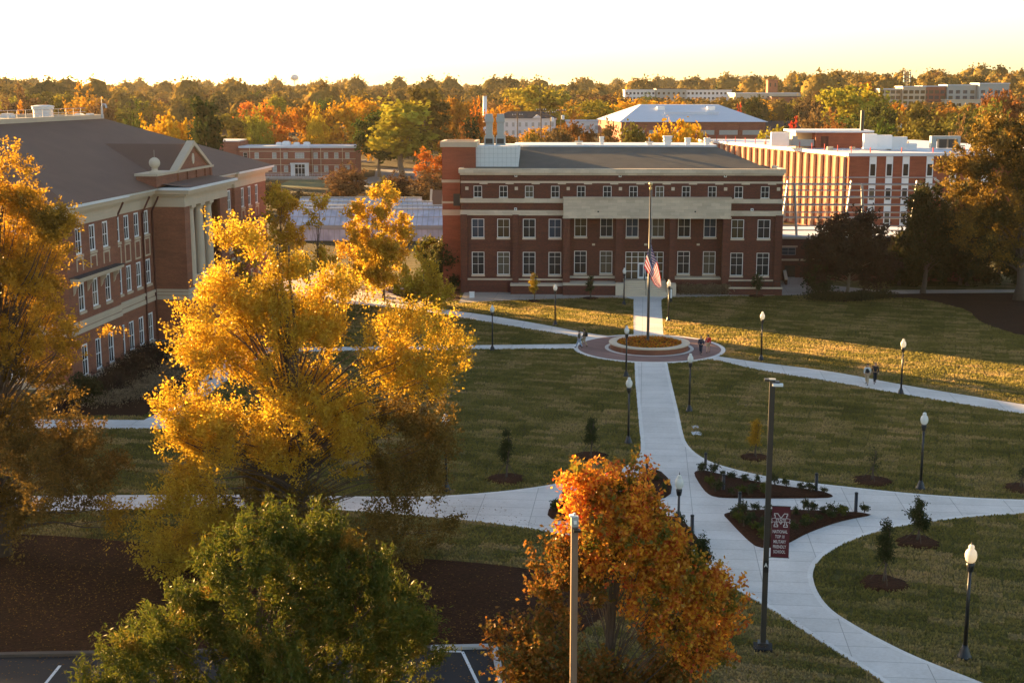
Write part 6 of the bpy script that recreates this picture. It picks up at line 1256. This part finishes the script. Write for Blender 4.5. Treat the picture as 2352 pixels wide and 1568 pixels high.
# small yard items
def item(name, boxes, mat, x, y, lab, cat, rz=0, z=0): 
    p = P(x, y); mb = MB(); [mb.box(*b_) for b_ in boxes]; o = mb.build(name, mat, None, (p.x, p.y, z), rz); tag(o, lab, cat); return o
ip = P(1541, 694); ie = empty('information_post', (ip.x, ip.y, 0), R(5), 'slim black and white information post beside the hall steps lamp', 'sign'); MB().box(-.2, .2, -.15, .15, 0, .1).build('foot', 'black_metal', ie); MB().box(-.14, .14, -.06, .06, .1, 1.7).build('panel', 'black_metal', ie); MB().box(-.09, .09, -.075, -.061, .5, 1.6).build('plate', 'white_frame', ie)
for i, (x, y, s) in enumerate([(1600, 990, 1.0), (1597, 984, .7)]): item('utility_cover', [(-.35 * s, .35 * s, -.5 * s, .5 * s, 0, .06), (-.25 * s, .25 * s, -.4 * s, .4 * s, .06, .075)], 'greenhouse_glass', x, y + (6 if i == 0 else -3), ['larger pale utility cover in the grass right of the central path', 'smaller pale utility cover just beyond the larger one'][i], 'utility cover')
item('utility_box', [(-.3, .3, -.2, .2, 0, .7), (-.33, .33, -.23, .23, .7, .76)], 'white_frame', 1084, 684, 'small white utility box at the left corner of the brick hall', 'utility box')
def bench(x, y, rz, lab):
    p = P(x, y); e_ = empty('bench', (p.x, p.y, .02), rz, lab, 'bench', 'benches of the paved terrace')
    MB().box(-.9, .9, -.22, .22, .42, .47).build('seat', 'stone', e_); MB().box(-.9, .9, .2, .25, .5, .95).build('backrest', 'stone', e_)
    for s_ in (-.75, .75): MB().box(s_ - .05, s_ + .05, -.2, .24, 0, .419).build('leg', 'stone', e_)
bench(838, 664, .3, 'pale bench right of the lamp among the yellow trees'); bench(872, 672, .1, 'pale bench under the dense golden tree, nearest the brick hall'); bench(846, 678, .2, 'pale bench in front of the other two under the yellow trees')
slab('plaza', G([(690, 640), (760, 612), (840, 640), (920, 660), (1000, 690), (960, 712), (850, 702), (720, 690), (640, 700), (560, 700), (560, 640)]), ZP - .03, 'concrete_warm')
slab('mulch_bed', G([(880, 665), (1055, 660), (1057, 690), (1010, 697), (930, 688)]), ZP - .026, 'mulch')

# ------------------------------------------------------------------ cars
def car(x, y, Yg, rz, body, lab):
    p = Q(x, y, Yg); p = P(x, y, .06); e_ = empty('parked_car', (p.x, p.y, .06), rz, lab, 'car', 'parked cars')
    prof = [(-2.2, .35), (-2.25, .75), (-1.95, .95), (-1.35, 1.0), (-.75, 1.42), (.75, 1.45), (1.5, 1.02), (2.1, .92), (2.28, .6), (2.2, .35)]
    mb = MB().extr([(a_, -.88, b_) for a_, b_ in prof], (0, 1.76, 0)); mb.build('body', body, e_)
    g_ = MB()
    for s_ in (-.885, .885): g_.extr([(-1.15, s_, 1.0), (1.25, s_, 1.0), (.68, s_, 1.36), (-.68, s_, 1.34)][::(1 if s_ < 0 else -1)], (0, .004 if s_ < 0 else -.004, 0))
    g_.poly([(-1.33, -.78, 1.025), (-.78, -.78, 1.41), (-.78, .78, 1.41), (-1.33, .78, 1.025)]); g_.poly([(.79, .78, 1.44), (.79, -.78, 1.44), (1.46, -.78, 1.06), (1.46, .78, 1.06)]); g_.build('windows', 'glass_dark', e_)
    for wx in (-1.35, 1.4):
        for s_ in (-.8, .8): w_ = MB().tube([(wx, s_ - .1, .33), (wx, s_ + .1, .33)], .33, 12).build('wheel', 'rubber', e_)
    for s_ in (-.6, .6): MB().box(2.18, 2.27, s_ - .18, s_ + .18, .6, .74).build('headlight', 'white_frame', e_)
for i, (x, y, rz, b_, l) in enumerate([(912, 374, .2, 'car_white', 'white parked car behind the tall pine trunk'), (858, 357, .1, 'car_dark', 'dark parked car left of the pines at the far end of the lot'), (836, 378, .1, 'car_white', 'white parked car at the right end of the brick office'), (952, 362, .2, 'car_dark', 'dark parked car right of the white one by the pines'), (1052, 330, 0, 'car_dark', 'dark parked car far left of the white chimney foot'), (1010, 372, .1, 'car_white', 'white parked car nearest the brick tower')]): car(x, y, 0, rz, b_, l)

# ------------------------------------------------------------------ people
def skin_mesh(name, verts, edges, radii, mat, parent, lev=1):
    me = bpy.data.meshes.new(name); me.from_pydata(verts, edges, []); o = bpy.data.objects.new(name, me); col.objects.link(o)
    md = o.modifiers.new('s', 'SKIN'); sv = me.skin_vertices[0].data
    for k, r_ in enumerate(radii): sv[k].radius = (r_, r_) if not hasattr(r_, '__len__') else r_; sv[k].use_root = (k == 0)
    sd = o.modifiers.new('d', 'SUBSURF'); sd.levels = lev; sd.render_levels = lev
    bpy.context.view_layer.update(); m2 = bpy.data.meshes.new_from_object(o.evaluated_get(bpy.context.evaluated_depsgraph_get())); bpy.data.objects.remove(o)
    m2.materials.clear(); m2.materials.append(M[mat]); m2.polygons.foreach_set('use_smooth', [True] * len(m2.polygons)); return place(name, m2, parent)
def person(x, y, hgt, face, lab, top, legs, hair, phase=1, long_hair=False, pack=None, shorts=False, vest=None):
    """face = heading angle (0 = +X); the figure walks along local +X"""
    p = P(x, y); e_ = empty('person', (p.x, p.y, ZP + .0), face, lab, 'person', None); k = hgt / 1.78; e_.scale = (k, k, k); s = phase
    A = {'pel': (0, 0, .95), 'wa': (.01, 0, 1.08), 'ch': (.02, 0, 1.30), 'nk': (.03, 0, 1.49), 'hd': (.05, 0, 1.62), 'ht': (.05, 0, 1.72)}
    L = []; 
    def leg(sy, f): return [(0, sy * .09, .90), (.12 * f + .06, sy * .09, .49), ((.30 if f > 0 else -.33), sy * .09, .09 if f > 0 else .14), ((.45 if f > 0 else -.20), sy * .09, .045 if f > 0 else .03)]
    def arm(sy, f): return [(.02, sy * .19, 1.43), (-.02 + .10 * f, sy * .25, 1.17), (.10 + .20 * f, sy * .23, .95)]
    la, lb = leg(1, s), leg(-1, -s); aa, ab = arm(1, -s), arm(-1, s)
    V = [A['pel'], A['wa'], A['ch'], A['nk'], A['hd'], A['ht']] + la + lb + aa + ab
    Ed = [(0, 1), (1, 2), (2, 3), (3, 4), (4, 5), (0, 6), (6, 7), (7, 8), (8, 9), (0, 10), (10, 11), (11, 12), (12, 13), (2, 14), (14, 15), (15, 16), (2, 17), (17, 18), (18, 19)]
    hands = []; 
    for q, sy in ((16, 1), (19, -1)):
        b0 = len(V); w_ = Vector(V[q]); pal = w_ + Vector((.04, 0, -.07)); V.append(tuple(pal)); Ed.append((q, b0))
        for fi in range(4):
            f0 = pal + Vector((.01 + (fi - 1.5) * .018, 0, -.03)); f1 = f0 + Vector((.01, -sy * .01, -.055 + abs(fi - 1.5) * .008)); V += [tuple(f1)]; Ed.append((b0, len(V) - 1))
        V.append(tuple(pal + Vector((.045, -sy * .01, -.02)))); Ed.append((b0, len(V) - 1)); hands.append(b0)
    Rd = [(.13, .12), .12, (.14, .13), .055, .088, .07] + [.085, .058, .042, .03] * 2 + [.055, .042, .032] * 2
    for _ in hands: Rd += [.026] + [.009] * 4 + [.010]
    body = skin_mesh('body', V, Ed, Rd, 'skin', e_)
    fc = MB(); fc.ball((.135, .03, 1.645), .011, 5); fc.ball((.135, -.03, 1.645), .011, 5); fc.build('eyes', 'hair_dark', e_); fc = MB(); fc.ball((.145, 0, 1.615), .016, 5); fc.ball((.05, .088, 1.62), .022, 5); fc.ball((.05, -.088, 1.62), .022, 5); fc.build('nose_and_ears', 'skin', e_)
    jk = skin_mesh('jacket', [(0, 0, .97), A['wa'], A['ch'], (.03, 0, 1.45)] + aa[:2] + [tuple(Vector(aa[1]).lerp(Vector(aa[2]), .9))] + ab[:2] + [tuple(Vector(ab[1]).lerp(Vector(ab[2]), .9))], [(0, 1), (1, 2), (2, 3), (2, 4), (4, 5), (5, 6), (2, 7), (7, 8), (8, 9)], [(.155, .145), .15, (.175, .155), .075, .078, .062, .05, .078, .062, .05], top, e_)
    if vest: skin_mesh('vest', [(0, 0, .98), A['wa'], A['ch'], (.03, 0, 1.44)], [(0, 1), (1, 2), (2, 3)], [(.17, .16), .17, (.21, .19), .09], vest, e_)
    lg = lambda l: [l[0], l[1], tuple(Vector(l[1]).lerp(Vector(l[2]), .88))] if not shorts else [l[0], tuple(Vector(l[0]).lerp(Vector(l[1]), .5)), tuple(Vector(l[0]).lerp(Vector(l[1]), .95))]
    skin_mesh('shorts' if shorts else 'trousers', [(0, 0, .98)] + lg(la) + lg(lb), [(0, 1), (1, 2), (2, 3), (0, 4), (4, 5), (5, 6)], [(.15, .14), .11, .085, .068, .11, .085, .068], legs, e_)
    for l in (la, lb): skin_mesh('shoe', [tuple(Vector(l[2]) + Vector((-.03, 0, -.03))), tuple(Vector(l[2]).lerp(Vector(l[3]), .5)), tuple(Vector(l[3]) + Vector((.05, 0, 0)))], [(0, 1), (1, 2)], [.055, .055, .042], 'cloth_black' if hair != 'x' else 'cloth_white', e_)
    hv = [(.02, 0, 1.70), (.03, 0, 1.745), (-.02, 0, 1.66)] + ([(-.05, 0, 1.50), (-.07, 0, 1.36)] if long_hair else [(-.025, 0, 1.60)])
    skin_mesh('hair', hv, [(0, 1), (0, 2), (2, 3)] + ([(3, 4)] if long_hair else []), [.088, .06, .09] + ([.085, .05] if long_hair else [.06]), hair, e_)
    if pack: 
        b_ = MB(); b_.extr([(-.13, -.15, 1.02), (-.32, -.14, 1.04), (-.34, -.13, 1.25), (-.27, -.12, 1.44), (-.13, -.14, 1.46)], (0, .29, 0)); b_.build('backpack', pack, e_)
person(1330.5, 800, 1.75, R(150), 'person in olive jacket and pale jeans walking on the brick circle, left of planter', 'cloth_olive', 'denim_pale', 'hair_dark', 1, shorts=False)
person(1342, 797, 1.78, R(172), 'person in dark jacket with black backpack and khaki trousers, left of planter', 'cloth_olive', 'cloth_tan', 'hair_dark', -1, pack='cloth_black')
person(1609.5, 815, 1.78, R(255), 'person in dark navy jacket with grey backpack right of the round planter', 'cloth_navy', 'cloth_navy', 'hair_blond', 1)
person(1626, 811, 1.78, R(75), 'person in bright red sweatshirt and tan shorts beside the round planter', 'cloth_red', 'cloth_tan', 'hair_dark', -1, shorts=True)
person(1991, 884, 1.82, R(250), 'person with white sleeves, black vest and cream trousers on the east path', 'cloth_white', 'cloth_tan', 'hair_dark', 1, vest='cloth_black')
person(2009, 881, 1.82, R(262), 'blonde person dressed all in black walking on the east path', 'cloth_black', 'cloth_black', 'hair_blond', -1, long_hair=True)

# ------------------------------------------------------------------ grass blades on the lawns
def pip(px_, py_, poly):
    x = px_; y = py_; ins = np.zeros(len(x), bool); n = len(poly)
    for i in range(n):
        x1, y1 = poly[i]; x2, y2 = poly[(i + 1) % n]
        if y1 == y2: continue
        c = ((y1 > y) != (y2 > y)) & (x < (x2 - x1) * (y - y1) / (y2 - y1) + x1); ins ^= c
    return ins
def grass():
    r = np.random.default_rng(2); n = 1150000; y = r.uniform(44, 168, n); x = r.uniform(-.40, .40, n) * (y + 4); keep = r.uniform(0, 1, n) < (y / 168) ; x, y = x[keep], y[keep]
    bad = np.zeros(len(x), bool)
    for s_ in SLABS + [circ(7.5)]: bad |= pip(x, y, s_)
    bad |= (y > 164) & (x > -7)
    t = R(84.3); u = (x + 37.485) * math.cos(t) + (y - 109.81) * math.sin(t); w_ = -(x + 37.485) * math.sin(t) + (y - 109.81) * math.cos(t); bad |= (w_ > -3.5) & (u > 0)
    x, y = x[~bad], y[~bad]; n = len(x); h = r.uniform(.09, .18, n); A_ = np.stack([r.normal(0, .35, n), r.normal(0, .35, n), np.ones(n)], 1); C_ = np.stack([x, y, h * .45], 1)
    tag(place('grass', leaf_mesh('grass', C_, A_, h, .12, 'grass_blade', 2)), 'short mown grass covering the lawns', 'grass', kind='stuff'); print('grass', n)
grass()
def litter(name, x, y, rad, n, mat, lab, seed):
    r = np.random.default_rng(seed); c = P(x, y); a = r.uniform(0, 6.283, n); d = rad * r.uniform(0, 1, n) ** .6; C_ = np.stack([d * np.cos(a) * 1.2, d * np.sin(a), r.uniform(.06, .085, n)], 1); A_ = np.stack([r.normal(size=n), r.normal(size=n), r.normal(size=n) * .15], 1)
    o = place(name, leaf_mesh(name, C_, A_, .10, .065, mat, seed, np.tile([0, 0, 1.0], (n, 1))), None, (c.x, c.y, 0)); tag(o, lab, 'leaves', kind='stuff')
litter('fallen_leaves', 690, 1290, 13, 5000, 'leaf_litter', 'yellow leaves fallen round the big yellow tree', 71); litter('fallen_leaves', 60, 1340, 12, 6000, 'leaf_litter', 'golden leaves fallen under the left edge tree', 72); litter('fallen_leaves', 1430, 1500, 8, 3500, 'leaf_litter', 'orange leaves fallen under the maple', 73)
# ------------------------------------------------------------------ haze
hm = bpy.data.materials.new('haze'); hm.use_nodes = True; ht = hm.node_tree; ht.nodes.clear(); ho = ht.nodes.new('ShaderNodeOutputMaterial'); hv = ht.nodes.new('ShaderNodeVolumePrincipled')
hv.inputs['Color'].default_value = (1, .90, .78, 1); hv.inputs['Density'].default_value = .00003; hv.inputs['Anisotropy'].default_value = .3; ht.links.new(hv.outputs[0], ho.inputs['Volume'])
M['haze'] = hm; hz = MB().box(-4300, 4300, -300, 9300, -3, 62).build('haze', 'haze'); tag(hz, 'thin warm haze in the evening air', 'haze', kind='stuff')
